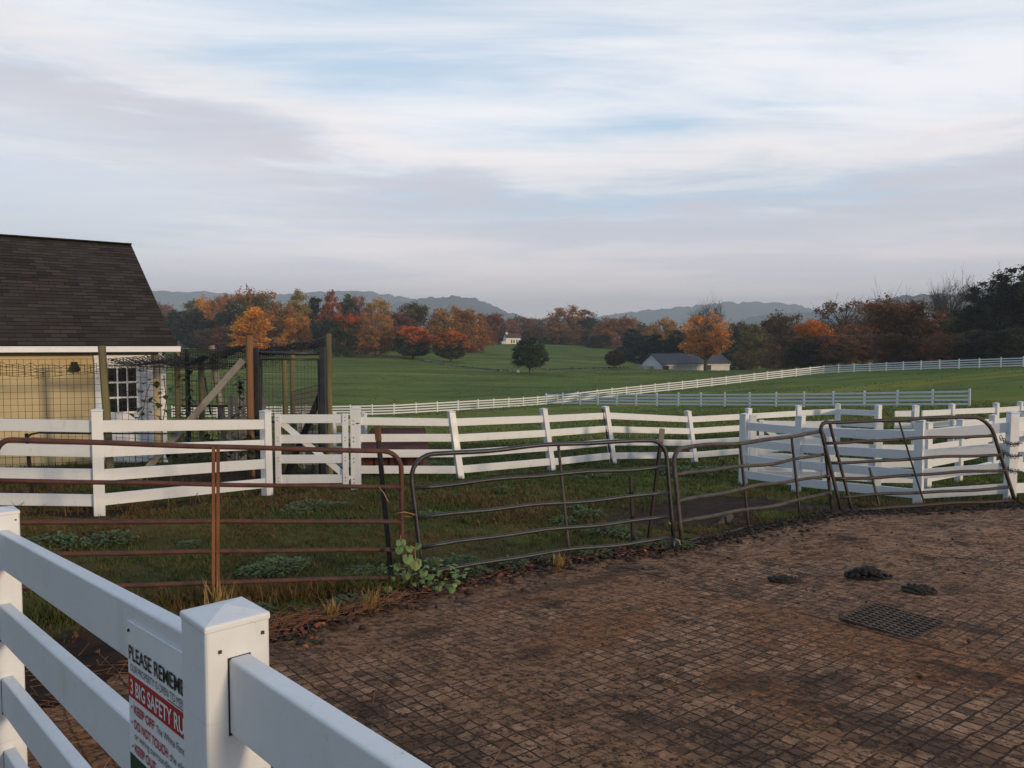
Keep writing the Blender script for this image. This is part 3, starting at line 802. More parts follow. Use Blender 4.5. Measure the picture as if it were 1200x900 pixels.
# ------------------------------------------------------------------ tubular steel gates
def arc_pts(P, u0, v0, u1, v1, ru, rv, n=6):
    return None
def pipe_gate(label, TL, TR, BL, BR, vs, us, r, m, rr=None, wob=0.006, corner=(0.16, 0.16), left_bend=False, strap=None, seed=1, bulge=0.0):
    rnd = random.Random(seed)
    TL, TR, BL, BR = (Vector(q) for q in (TL, TR, BL, BR))
    L = (BR - BL).length; H = (TL - BL).length
    nrm = (BR - BL).cross(TL - BL).normalized()
    ph = [rnd.uniform(0, 6.28) for _ in range(12)]
    def P(u, v, k=0):
        q = BL * (1 - u) * (1 - v) + BR * u * (1 - v) + TL * (1 - u) * v + TR * u * v
        q = q + Vector((0, 0, 1)) * (wob * math.sin(u * 7 + ph[k % 12]) + wob * .6 * math.sin(u * 17 + ph[(k + 3) % 12]))
        return q + nrm * (bulge * math.sin(u * math.pi) * (1 - v) + wob * math.sin(u * 9 + ph[(k + 5) % 12]))
    root = thing('pipe_gate', P(0.5, 0), label, 'gate')
    cu = corner[0] / L; cv = corner[0] / H
    path = [P(0, v) for v in np.linspace(0.0, 1 - cv, 5)]
    for a in np.linspace(0, math.pi / 2, 7)[1:]: path.append(P(cu * (1 - math.cos(a)), 1 - cv + cv * math.sin(a)))
    cu2 = corner[1] / L; cv2 = corner[1] / H
    for u in np.linspace(cu, 1 - cu2, 14)[1:-1]: path.append(P(u, 1))
    for a in np.linspace(0, math.pi / 2, 7): path.append(P(1 - cu2 + cu2 * math.sin(a), 1 - cv2 + cv2 * math.cos(a)))
    path += [P(1, v) for v in np.linspace(1 - cv2, 0.0, 5)[1:]]
    MB().tube(path, r, 10).build('frame', m, root, smooth=True)
    for k, v in enumerate(vs):
        mm = rr[k % len(rr)] if rr else m
        MB().tube([P(u, v, k + 1) for u in np.linspace(0, 1, 16)], r * .86, 9).build('rail', mm, root, smooth=True)
    for j, (u, w, mm) in enumerate(us):
        if w > 0.03:      # welded angle-iron upright, two leaves
            d = (P(min(u + .01, 1), .5) - P(u, .5)).normalized()
            mb = MB()
            for s in (-1, 1): mb.beam(P(u, -0.02) + d * s * w * .27 - nrm * r * .9 * 0, P(u, 1.0) + d * s * w * .27, w * .40, r * 2.1, up=nrm)
            mb.build('upright', mm, root, bevel=.002)
        else:
            MB().tube([P(u, v) for v in np.linspace(0, 1, 8)], w, 8).build('upright', mm, root, smooth=True)
    return root, P
def A(px, d, py): return at(px, d, None, py)
g1, P1 = pipe_gate('rusty brown six rail pipe gate left of the black one', A(-4, 5.5, 515), A(470, 6.5, 530), A(-6, 5.5, 727), A(472, 6.5, 708), [0.0, .177, .365, .547, .773],
          [(0.50, 0.062, M['bare_rust'])], 0.021, M['rust'], wob=.003, corner=(.10, .15), seed=3)
g2, P2 = pipe_gate('black five rail pipe gate bent along its rails, between two rusty ones', A(479, 6.62, 533), A(779, 7.66, 514), A(496, 6.62, 672), A(789, 7.66, 631), [0.02, .23, .47, .73],
          [(0.55, 0.014, M['grey_pipe'])], 0.021, M['black_pipe'], wob=.010, corner=(.22, .17), seed=5)
g3, P3 = pipe_gate('worn grey brown pipe gate sagging at the foot, third along the yard edge', A(787, 7.95, 527), A(966, 9.9, 507), A(798, 7.95, 637), A(976, 9.9, 598), [0.0, .22, .46, .72],
          [(0.40, 0.017, M['iron']), (0.74, 0.017, M['iron'])], 0.024, M['grey_pipe'], rr=[M['grey_pipe']], wob=.013, corner=(.16, .10), seed=8)
g4, P4 = pipe_gate('dark leaning pipe gate at the right end of the yard, chained to a white post', A(960, 9.8, 495), A(1158, 10.3, 488), A(986, 9.75, 598), A(1189, 10.15, 586), [0.0, .15, .355, .54, .77],
          [(0.06, 0.02, M['iron'])], 0.024, M['iron'], wob=.008, corner=(.12, .25), seed=11)
MB().tube([A(1054, 9.95, 495), A(1066, 9.95, 535), A(1083, 9.85, 589)], .012, 6).build('upright', M['iron'], g4)
MB().tube([A(1019, 9.95, 548), A(1030, 9.9, 591)], .018, 6).build('upright', M['iron'], g4)
# legs of the gates standing on the ground
for (gt, P, us, m) in ((g2, P2, (0.0, 1.0), M['black_pipe']), (g3, P3, (0.0, 1.0), M['grey_pipe']), (g4, P4, (0.0, 1.0), M['iron']), (g1, P1, (1.0, .50), M['rust'])):
    for u in us:
        p = P(u, 0.02); z = gz(p.x, p.y)
        if p.z - z > 0.01: MB().tube([p, Vector((p.x, p.y, z - .04))], .022, 8).build('foot', m, gt, smooth=True)

def stake(name, label, p, q, r, m, topm=None, cat='stake'):
    p = Vector(p); q = Vector(q)
    root = thing(name, p, label, cat)
    mb = MB()
    d = (q - p).normalized(); sd_ = d.cross(Vector((0, 1, 0))).normalized(); f = d.cross(sd_)
    mb.beam(p - d * .15, q, r * 2, r * .5, up=f); mb.beam(p - d * .15, q, r * .5, r * 1.7, up=f)
    for k in range(int((q - p).length / .09)):
        mb.box(p + d * (.05 + .09 * k) - f * r * .4, (r * 1.2, r * .7, .012), (sd_, f, d))
    mb.build('shaft', m, root)
    if topm:
        t_ = MB(); t_.beam(q - d * .13, q + d * .004, r * 2.2, r * 2.2, up=f); t_.build('tip', topm, root)
    return root
def GS(px, d): p = G(px, d); return p
stake('fence_stake', 'rusty topped steel stake behind the end of the brown pipe gate', GS(457, 6.62), A(442, 6.75, 499), .022, M['iron'], M['bare_rust'])
stake('fence_stake', 'short black stake behind the black pipe gate', GS(744, 7.75), A(739, 7.8, 558), .022, M['iron'])
stake('fence_stake', 'leaning dark stake with a pale tip where the black and grey gates meet', GS(762, 8.1), A(776, 8.0, 503), .022, M['iron'], M['grey_wood'])
stake('fence_stake', 'dark steel stake with a crosspiece in front of the yellow barn', GS(33, 9.6), A(31, 9.6, 508), .022, M['iron'])
MB().tube([A(31, 9.6, 513), A(36, 9.6, 509), A(46, 9.6, 507), A(110, 9.7, 508)], .014, 6).build('electric_rail', M['iron'], bpy.data.objects['fence_stake.003'])
MB().tube([A(110, 9.7, 508), A(205, 10.6, 508)], .012, 6).build('electric_rail', M['iron'], bpy.data.objects['fence_stake.003'])
pl = thing('plank', GS(846, 8.9), 'short dark plank leaning under the grey pipe gate', 'plank')
MB().beam(GS(846, 8.9) - Vector((0, 0, .05)), A(857, 9.0, 602), .10, .03, up=(0, 1, .2)).build('board', M['iron'], pl, bevel=.003)
# chain at the right end of the last gate and baling twine at the joints
def chain_links(mb, p, q, sag, n):
    p = Vector(p); q = Vector(q)
    for i in range(n):
        a = p.lerp(q, i / n); b = p.lerp(q, (i + 1) / n)
        a.z -= sag * math.sin(math.pi * i / n); b.z -= sag * math.sin(math.pi * (i + 1) / n)
        c = (a + b) / 2; d = (b - a); s = Vector((0, 0, 1)).cross(d).normalized() if i % 2 else d.cross(Vector((0, 0, 1)).cross(d)).normalized()
        pts = [c + d * .75 * math.cos(t) + s * d.length * .42 * math.sin(t) for t in np.linspace(0, 2 * math.pi, 9)]
        mb.tube(pts, .0045, 5, cap=False)
ch = thing('chain', A(1172, 10.2, 520), 'steel chain wrapped round the last gate and the white post', 'chain')
for y0, y1, sg in ((512, 519, .06), (526, 534, .05), (542, 552, .05)):
    cm = MB(); chain_links(cm, A(1172, 10.2, y0), A(1196, 10.82, y1), sg, 12); cm.build('links', M['wire'], ch, smooth=True)
M['twine'] = flat('baling_twine', (0.36, 0.20, 0.08), 0.9)
M['pale_twine'] = flat('pale_twine', (0.42, 0.38, 0.32), 0.9)
def twine(label, pts, m):
    r_ = thing('baling_twine', pts[0], label, 'twine')
    MB().tube(pts, .0045, 5).build('strand', m, r_, smooth=True)
twine('orange baling twine tying the brown gate to the black gate', [A(462, 6.47, 602), A(474, 6.45, 600), A(486, 6.58, 603), A(484, 6.66, 606), A(468, 6.55, 604), A(470, 6.45, 640), A(486, 6.58, 642), A(488, 6.6, 672), A(484, 6.55, 690)], M['twine'])
twine('pale twine hanging at the joint of the black and grey gates', [A(784, 7.6, 612), A(790, 7.75, 620), A(787, 7.85, 628), A(796, 7.75, 634), A(800, 7.7, 648)], M['pale_twine'])
twine('dry orange twine dangling from the rail of the rusty gate', [A(444, 6.4, 571), A(450, 6.38, 578), A(455, 6.37, 588)], M['twine'])
# ------------------------------------------------------------------ yellow barn
def barn():
    th = R(36); e = Vector((math.cos(th), math.sin(th), 0)); bk = Vector((-math.sin(th), math.cos(th), 0)); Z = Vector((0, 0, 1))
    ec = Vector((-6.75, 15.45, EYE + 0.0))               # eave corner at the right
    half = 4.5; L = 16.0; rise = 2.48; oh = .42          # overhangs
    g = gz(ec.x, ec.y) - .1
    root = thing('yellow_barn', (ec.x, ec.y, g), 'yellow barn with a dark shingle roof and white door at the left edge', 'barn')
    # roof: two slopes with thickness
    def up(vs, fs, uvs, m, name, parent):
        me = bpy.data.meshes.new(name); o = bpy.data.objects.new(name, me); COL.objects.link(o)
        off = root.location if parent else Vector()
        me.from_pydata([tuple(v - off) for v in vs], [], fs); uvl = me.uv_layers.new(name='UVMap')
        for p in me.polygons:
            for li in p.loop_indices: uvl.data[li].uv = uvs[me.loops[li].vertex_index]
        me.materials.append(m); o.parent = parent; return o
    # shingle courses as real steps: each course a thin wedge overlapping the one below
    sl = math.hypot(half, rise); course = .155; n = int(sl / course)
    vs = []; fs = []; uvs = []
    rnd = np.random.default_rng(2)
    for side in (0, 1):
        for k in range(n + 1):
            f0 = min(k * course / sl, 1); f1 = min((k + 1) * course / sl, 1)
            if f1 <= f0: continue
            def pt(f, s, lift):
                b = ec + bk * (half * f if side == 0 else 2 * half - half * f) + Z * (rise * f + lift)
                return b - e * s
            a = len(vs)
            for f, lift in ((f0, .009), (f1, .002), (f0, 0.0)):
                for s in (0, L): vs.append(pt(f, s, lift)); uvs.append((s, f * sl + side * 40 + (0 if lift != .002 else -.002)))
            fs += [(a, a + 1, a + 3, a + 2), (a, a + 4, a + 5, a + 1)]
    m, t, b = mat('asphalt_shingles')
    uv = t.new('ShaderNodeTexCoord').outputs['UV']
    br = t.new('ShaderNodeTexBrick'); br.offset = .37; br.offset_frequency = 2
    t.put(br.inputs['Vector'], uv); br.inputs['Scale'].default_value = 1; br.inputs['Brick Width'].default_value = .28; br.inputs['Row Height'].default_value = course
    br.inputs['Mortar Size'].default_value = .006; br.inputs['Mortar Smooth'].default_value = .3; br.inputs['Bias'].default_value = 0.0
    t.put(br.inputs['Color1'], (0.024, 0.019, 0.016)); t.put(br.inputs['Color2'], (0.062, 0.047, 0.039)); t.put(br.inputs['Mortar'], (0.008, 0.007, 0.006))
    nn = t.noise(t.new('ShaderNodeTexCoord').outputs['Object'], .7, 5, .6); nf = t.noise(t.new('ShaderNodeTexCoord').outputs['Object'], 60, 3, .7)
    c = t.mix(t.ramp(nn, .4, .7, 0, .5), br.outputs['Color'], (0.05, 0.042, 0.036)); c = t.mix(t.ramp(nf, .5, .8, 0, .5), c, (0.012, 0.011, 0.010))
    t.put(b.inputs['Base Color'], c); b.inputs['Roughness'].default_value = .95; b.inputs['Specular IOR Level'].default_value = .15
    roof = up(vs, fs, uvs, m, 'roof', root)
    dk = MB()
    for side in (0, 1):
        q = [ec + Z * -.02 + bk * (side * 2 * half), ec + bk * half + Z * (rise - .02)]
        dk.poly_prism([q[0] + e * -.01, q[1] + e * -.01, q[1] - e * L, q[0] - e * L], Z * -.06)
    dk.build('roof_deck', M['dark'], roof)
    MB().beam(ec + bk * half + Z * (rise + .015) - e * 0, ec + bk * half + Z * (rise + .015) - e * L, .22, .03).build('ridge_cap', m, roof)
    # gutter and fascia
    gu = MB(); gu.beam(ec - bk * .07 - Z * .075 + e * .06, ec - bk * .07 - Z * .075 - e * L, .11, .10); gu.build('gutter', M['white_paint'], root, bevel=.01)
    ga = MB(); ga.beam(ec - bk * .07 - Z * .022 + e * .06, ec - bk * .07 - Z * .022 - e * L, .125, .018); ga.build('gutter_lip', M['white_paint'], root)
    ds = MB(); c0 = ec - e * .30 + bk * .0 - Z * .14
    ds.tube([c0, c0 - Z * .12, c0 - Z * .2 + bk * .15, c0 - Z * .24 + bk * .34, c0 - Z * .5 + bk * .40], .04, 8); ds.build('downspout', M['white_paint'], root, smooth=True)
    MB().beam(ec + bk * (oh * .5) - Z * .12, ec + bk * (oh * .5) - Z * .12 - e * L, oh, .02).build('soffit', M['grey_wood'], root)
    # walls
    wc = ec + bk * oh - e * .13; wc.z = 0; top = EYE - .14
    wl = L - .6; wd = 2 * half - 2 * oh
    wall = MB()
    a = wc; bb = wc - e * wl; cc = bb + bk * wd; dd = wc + bk * wd
    zl = g - .3
    def V(p, z): return Vector((p.x, p.y, z))
    mid1 = a.lerp(dd, .5); mid2 = bb.lerp(cc, .5)
    wall.add([V(a, zl), V(bb, zl), V(cc, zl), V(dd, zl), V(a, top), V(bb, top), V(cc, top), V(dd, top), V(mid1, top + rise * .86), V(mid2, top + rise * .86)],
             [(1, 0, 4, 5), (3, 2, 6, 7), (0, 3, 7, 8, 4), (2, 1, 5, 9, 6)])
    wall.build('wall', M['yellow_wall'], root)
    def wp(s, z, off=0): return wc - e * s - bk * off + Z * z
    gl = lambda s: gz((wc - e * s).x, (wc - e * s).y)
    MB().beam(wp(.045, zl, .012), wp(.045, top, .012), .02, .09, up=e).build('corner_board', M['white_paint'], root)
    MB().beam(wp(-.012, zl, -.09), wp(-.012, top, -.09), .02, .2, up=bk).build('corner_board', M['white_paint'], root)
    # door with a nine-light window
    s0, s1 = .37, 1.16                                     # opening, from the corner to the left
    gz0 = gl(1.0) - .02; dt = min(gz0 + 2.06, top - .06)
    door = MB(); door.box(wp((s0 + s1) / 2, (gz0 + dt) / 2, .03), (s1 - s0, .05, dt - gz0), (e, bk, Z)); dr = door.build('door', M['white_paint'], root, bevel=.004)
    w0, w1, z0, z1 = .54, 1.07, gz0 + 1.02, dt - .14
    MB().box(wp((w0 + w1) / 2, (z0 + z1) / 2, .057), (w1 - w0, .012, z1 - z0), (e, bk, Z)).build('window_panes', M['glass_dark'], dr)
    mu = MB()
    for k in range(4):
        s = w0 + (w1 - w0) * k / 3; mu.box(wp(s, (z0 + z1) / 2, .071), (.026, .02, z1 - z0 + .034), (e, bk, Z))
        z = z0 + (z1 - z0) * k / 3; mu.box(wp((w0 + w1) / 2, z, .069), (w1 - w0, .019, .034), (e, bk, Z))
    mu.build('muntins', M['white_paint'], dr)
    kb = MB(); kb.tube([wp(s0 + .09, gz0 + .98, .05), wp(s0 + .09, gz0 + .98, .12)], [.03, .035], 8); kb.build('handle', M['bolt'], dr, smooth=True)
    for s, w in ((s0 - .065, .125), (s1 + .065, .125)):
        MB().box(wp(s, (gz0 + dt) / 2, .035), (w, .06, dt - gz0), (e, bk, Z)).build('door_trim', M['white_paint'], root)
    MB().box(wp((s0 + s1) / 2, dt + .05, .037), (s1 - s0 + .27, .062, .10), (e, bk, Z)).build('door_trim', M['white_paint'], root)
    # floodlight on the wall
    lp = wp(1.62, EYE - .36, .02)
    fl = MB(); fl.box(lp - bk * .03, (.10, .05, .10), (e, bk, Z)); q = lp - bk * .06
    fl.tube([q, q - bk * .07 - Z * .03], [.03, .035], 8); fl.tube([q - bk * .05 + Z * .02, q - bk * .13 - Z * .10], [.04, .085], 12)
    fl.build('wall_lamp', M['iron'], root, smooth=False)
    return root, e, bk, wc
BARN, B_E, B_BK, B_WC = barn()

# ------------------------------------------------------------------ wire run beside the barn
def run():
    Z = Vector((0, 0, 1))
    c1 = Vector(G(292, 12.3)); c0 = Vector(G(126, 12.3)); cl = Vector((-11.5, 11.2, gz(-11.5, 11.2)))
    gA = Vector(G(300, 12.45)); gB = Vector(G(378, 12.7)); c2 = Vector(G(385, 12.95))
    b1 = Vector(G(342, 17.2)); b2 = Vector(G(266, 16.6)); b3 = Vector(G(235, 16.4)); b4 = Vector(G(207, 16.0)); bm_ = Vector(G(333, 15.2))
    root = thing('wire_run', c1, 'wire mesh animal run of wooden posts with black netting, beside the yellow barn', 'animal run')
    def post(p, topz_, r, m, lean=(0, 0), n=9):
        h = topz_ - p.z
        MB().tube([p - Z * .2, p + Z * h * .5 + Vector((lean[0] * h * .5, lean[1] * h * .5, 0)), p + Vector((lean[0] * h, lean[1] * h, h))], [r, r * .98, r * .95], n).build('post', m, root, smooth=False)
    gp, bp = M['green_post'], M['brown_post']
    post(c0, topz(405, 12.3), .062, gp, (-.045, 0)); post(c1, topz(393, 12.3), .060, bp)
    post(c2, topz(391, 12.95), .052, gp); post(b1, topz(399, 17.2), .06, gp); post(b2, topz(405, 16.6), .07, M['grey_wood'], (-.13, 0)); post(b3, topz(417, 16.4), .06, gp)
    post(b4, topz(410, 16.0), .06, gp); post(bm_, topz(421, 15.2), .055, gp); post(cl, EYE, .06, gp); post(Vector(G(219, 13.9)), topz(409, 13.9), .045, M['dark'])
    # black steel gate frame
    gf = MB()
    for p, ty in ((gA, 408), (gB, 407)):
        gf.beam(p - Z * .1, Vector((p.x, p.y, topz(ty, p.y))), .095, .095, up=(0, 1, 0))
    gf.build('gate_frame', M['black_pipe'], root, bevel=.004)
    gd = MB()
    za, zb = topz(414, 12.5), topz(414, 12.7)
    gd.tube([Vector((gA.x, gA.y, za)), Vector((gB.x, gB.y, zb))], .026, 8)
    d = (gB - gA).normalized()
    i0 = gA + d * .08; i1 = gB - d * .07
    lo = gA.z + .1
    for z in (za - .10, (za + lo) / 2 - .1, lo): gd.tube([Vector((i0.x, i0.y, z)), Vector((i1.x, i1.y, z))], .018, 6)
    for q in (i0, i1): gd.tube([Vector((q.x, q.y, lo)), Vector((q.x, q.y, za - .1))], .018, 6)
    gdo = gd.build('wire_gate', M['black_pipe'], root, smooth=True)
    cap = MB(); cap.box((gB.x, gB.y, topz(407, 12.7) + .03), (.10, .10, .05)); cap.build('post_cap', M['dark'], root)
    # braces
    MB().beam(A(285, 12.2, 422), G(158, 11.9), .10, .045, up=(0, 1, 0)).build('diagonal_brace', M['grey_wood'], root)
    MB().beam(A(376, 12.75, 462), G(330, 12.9), .10, .05, up=(0, 1, 0)).build('diagonal_brace', M['dark'], root)
    MB().tube([A(240, 16.5, 442), A(247, 16.5, 486)], .02, 6).build('diagonal_brace', M['dark'], root)
    MB().beam(A(207, 16.05, 476), A(268, 16.6, 476), .03, .05).build('cross_rail', M['dark'], root)
    # welded wire panels
    def panel(p, q, z0, z1, cell=(.10, .10), r=.0024, m=M['wire'], parent=root, top=None, nm='wire_mesh'):
        mb = MB(); dd = q - p; Lh = math.hypot(dd.x, dd.y); nv = int(Lh / cell[0]); nh = int((z1 - z0) / cell[1])
        off = Vector((-dd.y, dd.x, 0)).normalized()
        for i in range(nv + 1):
            a = p.lerp(q, i / max(nv, 1)); b0 = a.z + z0; b1_ = a.z + z1
            mb.beam((a.x, a.y, b0), (a.x, a.y, b1_), r * 2, r * 2, up=off)
        for k in range(nh + 1):
            z = z0 + (z1 - z0) * k / nh
            mb.beam(p + Z * z, q + Z * z, r * 2, r * 2)
        return mb.build(nm, m, parent)
    panel(cl, c0, 0.0, 1.85); panel(c0, c1, 0.0, 1.80); panel(b1, b2, 0, 1.75, r=.004); panel(b2, b3, 0, 1.75, r=.004); panel(b3, b4, 0, 1.75, r=.004); panel(c2, b1, 0, 1.7, r=.004)
    panel(i0, i1, .1, za - .1 - i0.z, cell=(.055, .10), parent=gdo)
    panel(c2 + Vector((.0, 0, 0)), gB, 0, 1.8)
    # crumpled poultry wire and black netting pulled over the top
    def net(pts, nu, nv, sag, m, r, nm, seed):
        rr = np.random.default_rng(seed); mb = MB()
        a, b, c, d_ = pts
        gpts = {}
        for i in range(nu + 1):
            for j in range(nv + 1):
                u, v = i / nu, j / nv
                q = a * (1 - u) * (1 - v) + b * u * (1 - v) + c * u * v + d_ * (1 - u) * v
                q = q - Z * sag * (math.sin(math.pi * u) * .6 + .4 * abs(math.sin(3 * math.pi * u))) + Vector((0, 0, rr.normal() * .012))
                gpts[i, j] = q
        for i in range(nu + 1):
            for j in range(nv + 1):
                if i < nu: mb.beam(gpts[i, j], gpts[i + 1, j], r * 2, r * 2)
                if j < nv: mb.beam(gpts[i, j], gpts[i, j + 1], r * 2, r * 2)
        return mb.build(nm, m, root)
    T = lambda p, py: Vector((p.x, p.y, topz(py, p.y)))
    lt = T(cl, 408)
    net([T(c0, 421), T(c1, 404), T(b2, 409), T(b4, 414)], 40, 46, .20, M['net'], .004, 'roof_netting', 1)
    net([T(gA, 413), T(c2, 400), T(b1, 402), T(b2, 408)], 24, 46, .10, M['net'], .004, 'roof_netting', 2)
    net([lt, T(c0, 426), T(c0, 436), Vector((cl.x, cl.y, lt.z - .35))], 60, 6, .10, M['net'], .003, 'sagging_netting', 3)
    net([T(c0, 420), T(c1, 424), T(c1, 431), T(c0, 433)], 36, 8, .03, M['net'], .003, 'sagging_netting', 4)
    net([T(b4, 410), T(b2, 407), T(b2, 432), T(b4, 431)], 30, 14, .03, M['net'], .006, 'sagging_netting', 5)
    net([T(b2, 407), T(b1, 402), T(b1, 425), T(b2, 432)], 30, 14, .03, M['net'], .004, 'sagging_netting', 6)
    for (p, py, q, qy) in ((c0, 428, c1, 426), (b4, 418, c1, 418), (c1, 400, b1, 398), (b1, 401, c2, 394)):
        MB().tube([T(p, py), T(p, py).lerp(T(q, qy), .5) - Z * .05, T(q, qy)], .007, 5).build('support_wire', M['wire'], root)
run()

# ------------------------------------------------------------------ things standing in and near the run
def pallet():
    p = G(291, 15.4); r_ = thing('wooden_pallet', p, 'grey wooden crate boards stacked inside the wire run', 'crate')
    Z = Vector((0, 0, 1)); h = topz(466, 15.4) - p.z
    for k in range(6):
        x = p.x - .38 + .13 * k + random.uniform(-.01, .01)
        MB().box((x, p.y, p.z + h * .5), (.10, .025, h * random.uniform(.9, 1.05))).build('upright_board', M['grey_wood'], r_, bevel=.003)
    for z in (.35, .66): MB().box((p.x + .12, p.y - .03, p.z + h * z), (1.15, .03, .16)).build('cross_board', M['grey_wood'], r_, bevel=.003)
pallet()
def coop():
    # low maroon coop with a sloping lid behind the fence
    c = Vector(G(462, 15.6)); Z = Vector((0, 0, 1))
    r_ = thing('wooden_coop', c, 'low maroon wooden coop with a sloping lid behind the white fence', 'coop')
    w = 1.28; d = .85; zt = topz(510, 15.6); g = c.z
    x0, x1, y0, y1 = c.x - w / 2, c.x + w / 2, c.y - d / 2, c.y + d / 2
    zm = topz(527, 15.6)
    body = MB(); body.box((c.x, c.y, (g + zm) / 2 + .05), (w - .06, d - .06, zm - g + .02)); body.build('body', M['red_wood'], r_, bevel=.004)
    for k in range(5):
        MB().box((x0 + .05 + (w - .1) * k / 4, y0 - .005, (g + zm) / 2 + .05), (.07, .035, zm - g)).build('batten', M['red_wood'], r_, bevel=.003)
    lid = MB(); lid.poly_prism([Vector((x0 - .04, y0 - .06, zm - .01)), Vector((x1 + .12, y0 - .06, zm - .01)), Vector((x1 - .06, y1 - .1, zt + .08)), Vector((x0 + .1, y1 - .1, zt + .08))], Z * .035)
    lid.poly_prism([Vector((x0 - .04, y0 - .06, zm - .05)), Vector((x1 + .12, y0 - .06, zm - .05)), Vector((x1 + .12, y0 - .06, zm + .02)), Vector((x0 - .04, y0 - .06, zm + .02))], Vector((0, .02, 0)))
    lid.build('lid', M['red_wood'], r_)
    MB().box((x1 - .12, y0 - .028, (g + zm) / 2 + .18), (.03, .012, .30)).build('hinge_strip', M['bare_rust'], r_)
    for sx in (x0 + .1, x1 - .1):
        MB().box((sx, y0 + .04, g + .02), (.09, .09, .14)).build('leg', M['iron'], r_)
coop()

# ------------------------------------------------------------------ drain, dung heaps
M['dung'] = simple('dark_dung', (0.007, 0.006, 0.005), 0.8, 0.5, 20, 0.8, 60, (0.013, 0.010, 0.008))
def drain():
    x, y = DRAIN; z = float(yard_z([x], [y])[0]) - .004
    r_ = thing('drain_grate', (x, y, z), 'rusty iron drain grate let into the paved yard', 'drain')
    X = Vector((math.cos(GRID_A), math.sin(GRID_A), 0)); Y = Vector((-X.y, X.x, 0)); Z = Vector((0, 0, 1)); s = .50; c = Vector((x, y, z))
    MB().box(c - Z * .002, (s, s, .006), (X, Y, Z)).build('pit', simple('silt', (0.040, 0.024, 0.015), .95, .5, 14, .5, 40, (0.018, 0.011, 0.008)), r_)
    gb = MB(); n = 10
    for k in range(n + 1):
        o = -s / 2 + s * k / n
        gb.box(c + Y * o + Z * .006, (s + .02, .017, .014), (X, Y, Z)); gb.box(c + X * o + Z * .004, (.015, s + .01, .012), (X, Y, Z))
    gb.build('grate', M['grate'], r_)
M['grate'] = simple('drain_iron', (0.115, 0.074, 0.050), 0.95, 0.6, 14, 0.6, 60, (0.045, 0.027, 0.018))
drain()
M['dry_dung'] = simple('trodden_dung', (0.016, 0.012, 0.008), 0.95, 0.5, 20, 0.8, 60, (0.030, 0.021, 0.013))
def heap(label, px, py, sx, sy, h, m, n, seed):
    rr = random.Random(seed); x, y = gpx(px, py); z = float(yard_z([x], [y])[0])
    bm = bmesh.new()
    bmesh.ops.create_icosphere(bm, subdivisions=3, radius=1, matrix=Matrix.Diagonal((sx * 1.02, sy * 1.02, .012, 1)))
    for k in range(n):
        a = rr.uniform(0, 6.28); q = min(abs(rr.gauss(0, .50)), .95)
        ox, oy = math.cos(a) * q * sx, math.sin(a) * q * sy
        rad = rr.uniform(.012, .027) * (1.25 if h > .05 else .9) * max(.35, 1.1 - q * .5)
        zz = h * max(0, 1 - q * q) * rr.uniform(.5, 1.0)
        mt = Matrix.Translation((ox, oy, max(zz, .012))) @ Matrix.Rotation(rr.uniform(0, 3), 4, 'Z') @ Matrix.Diagonal((rad * rr.uniform(.9, 1.5), rad, rad * rr.uniform(.6, .9), 1))
        r0 = bmesh.ops.create_icosphere(bm, subdivisions=2, radius=1, matrix=mt)
        for v in r0['verts']:
            v.co += Vector((rr.uniform(-1, 1), rr.uniform(-1, 1), rr.uniform(-1, 1))) * rad * .16
    me = bpy.data.meshes.new('dung_heap'); bm.to_mesh(me); bm.free(); me.materials.append(m)
    for p in me.polygons: p.use_smooth = True
    o = bpy.data.objects.new('dung_heap', me); COL.objects.link(o); o.location = (x, y, z); o.rotation_euler = (0, 0, rr.uniform(-.3, .1))
    tag(o, label, 'dung heap')
heap('biggest black dung heap on the paved yard', 1017, 676, .20, .085, .075, M['dung'], 130, 1)
heap('small flattened greenish dung heap left of the big black one', 920, 680, .14, .08, .012, M['dry_dung'], 120, 2)
heap('trodden flat dung patch right of the big black heap', 1077, 692, .13, .11, .008, M['dry_dung'], 110, 3)

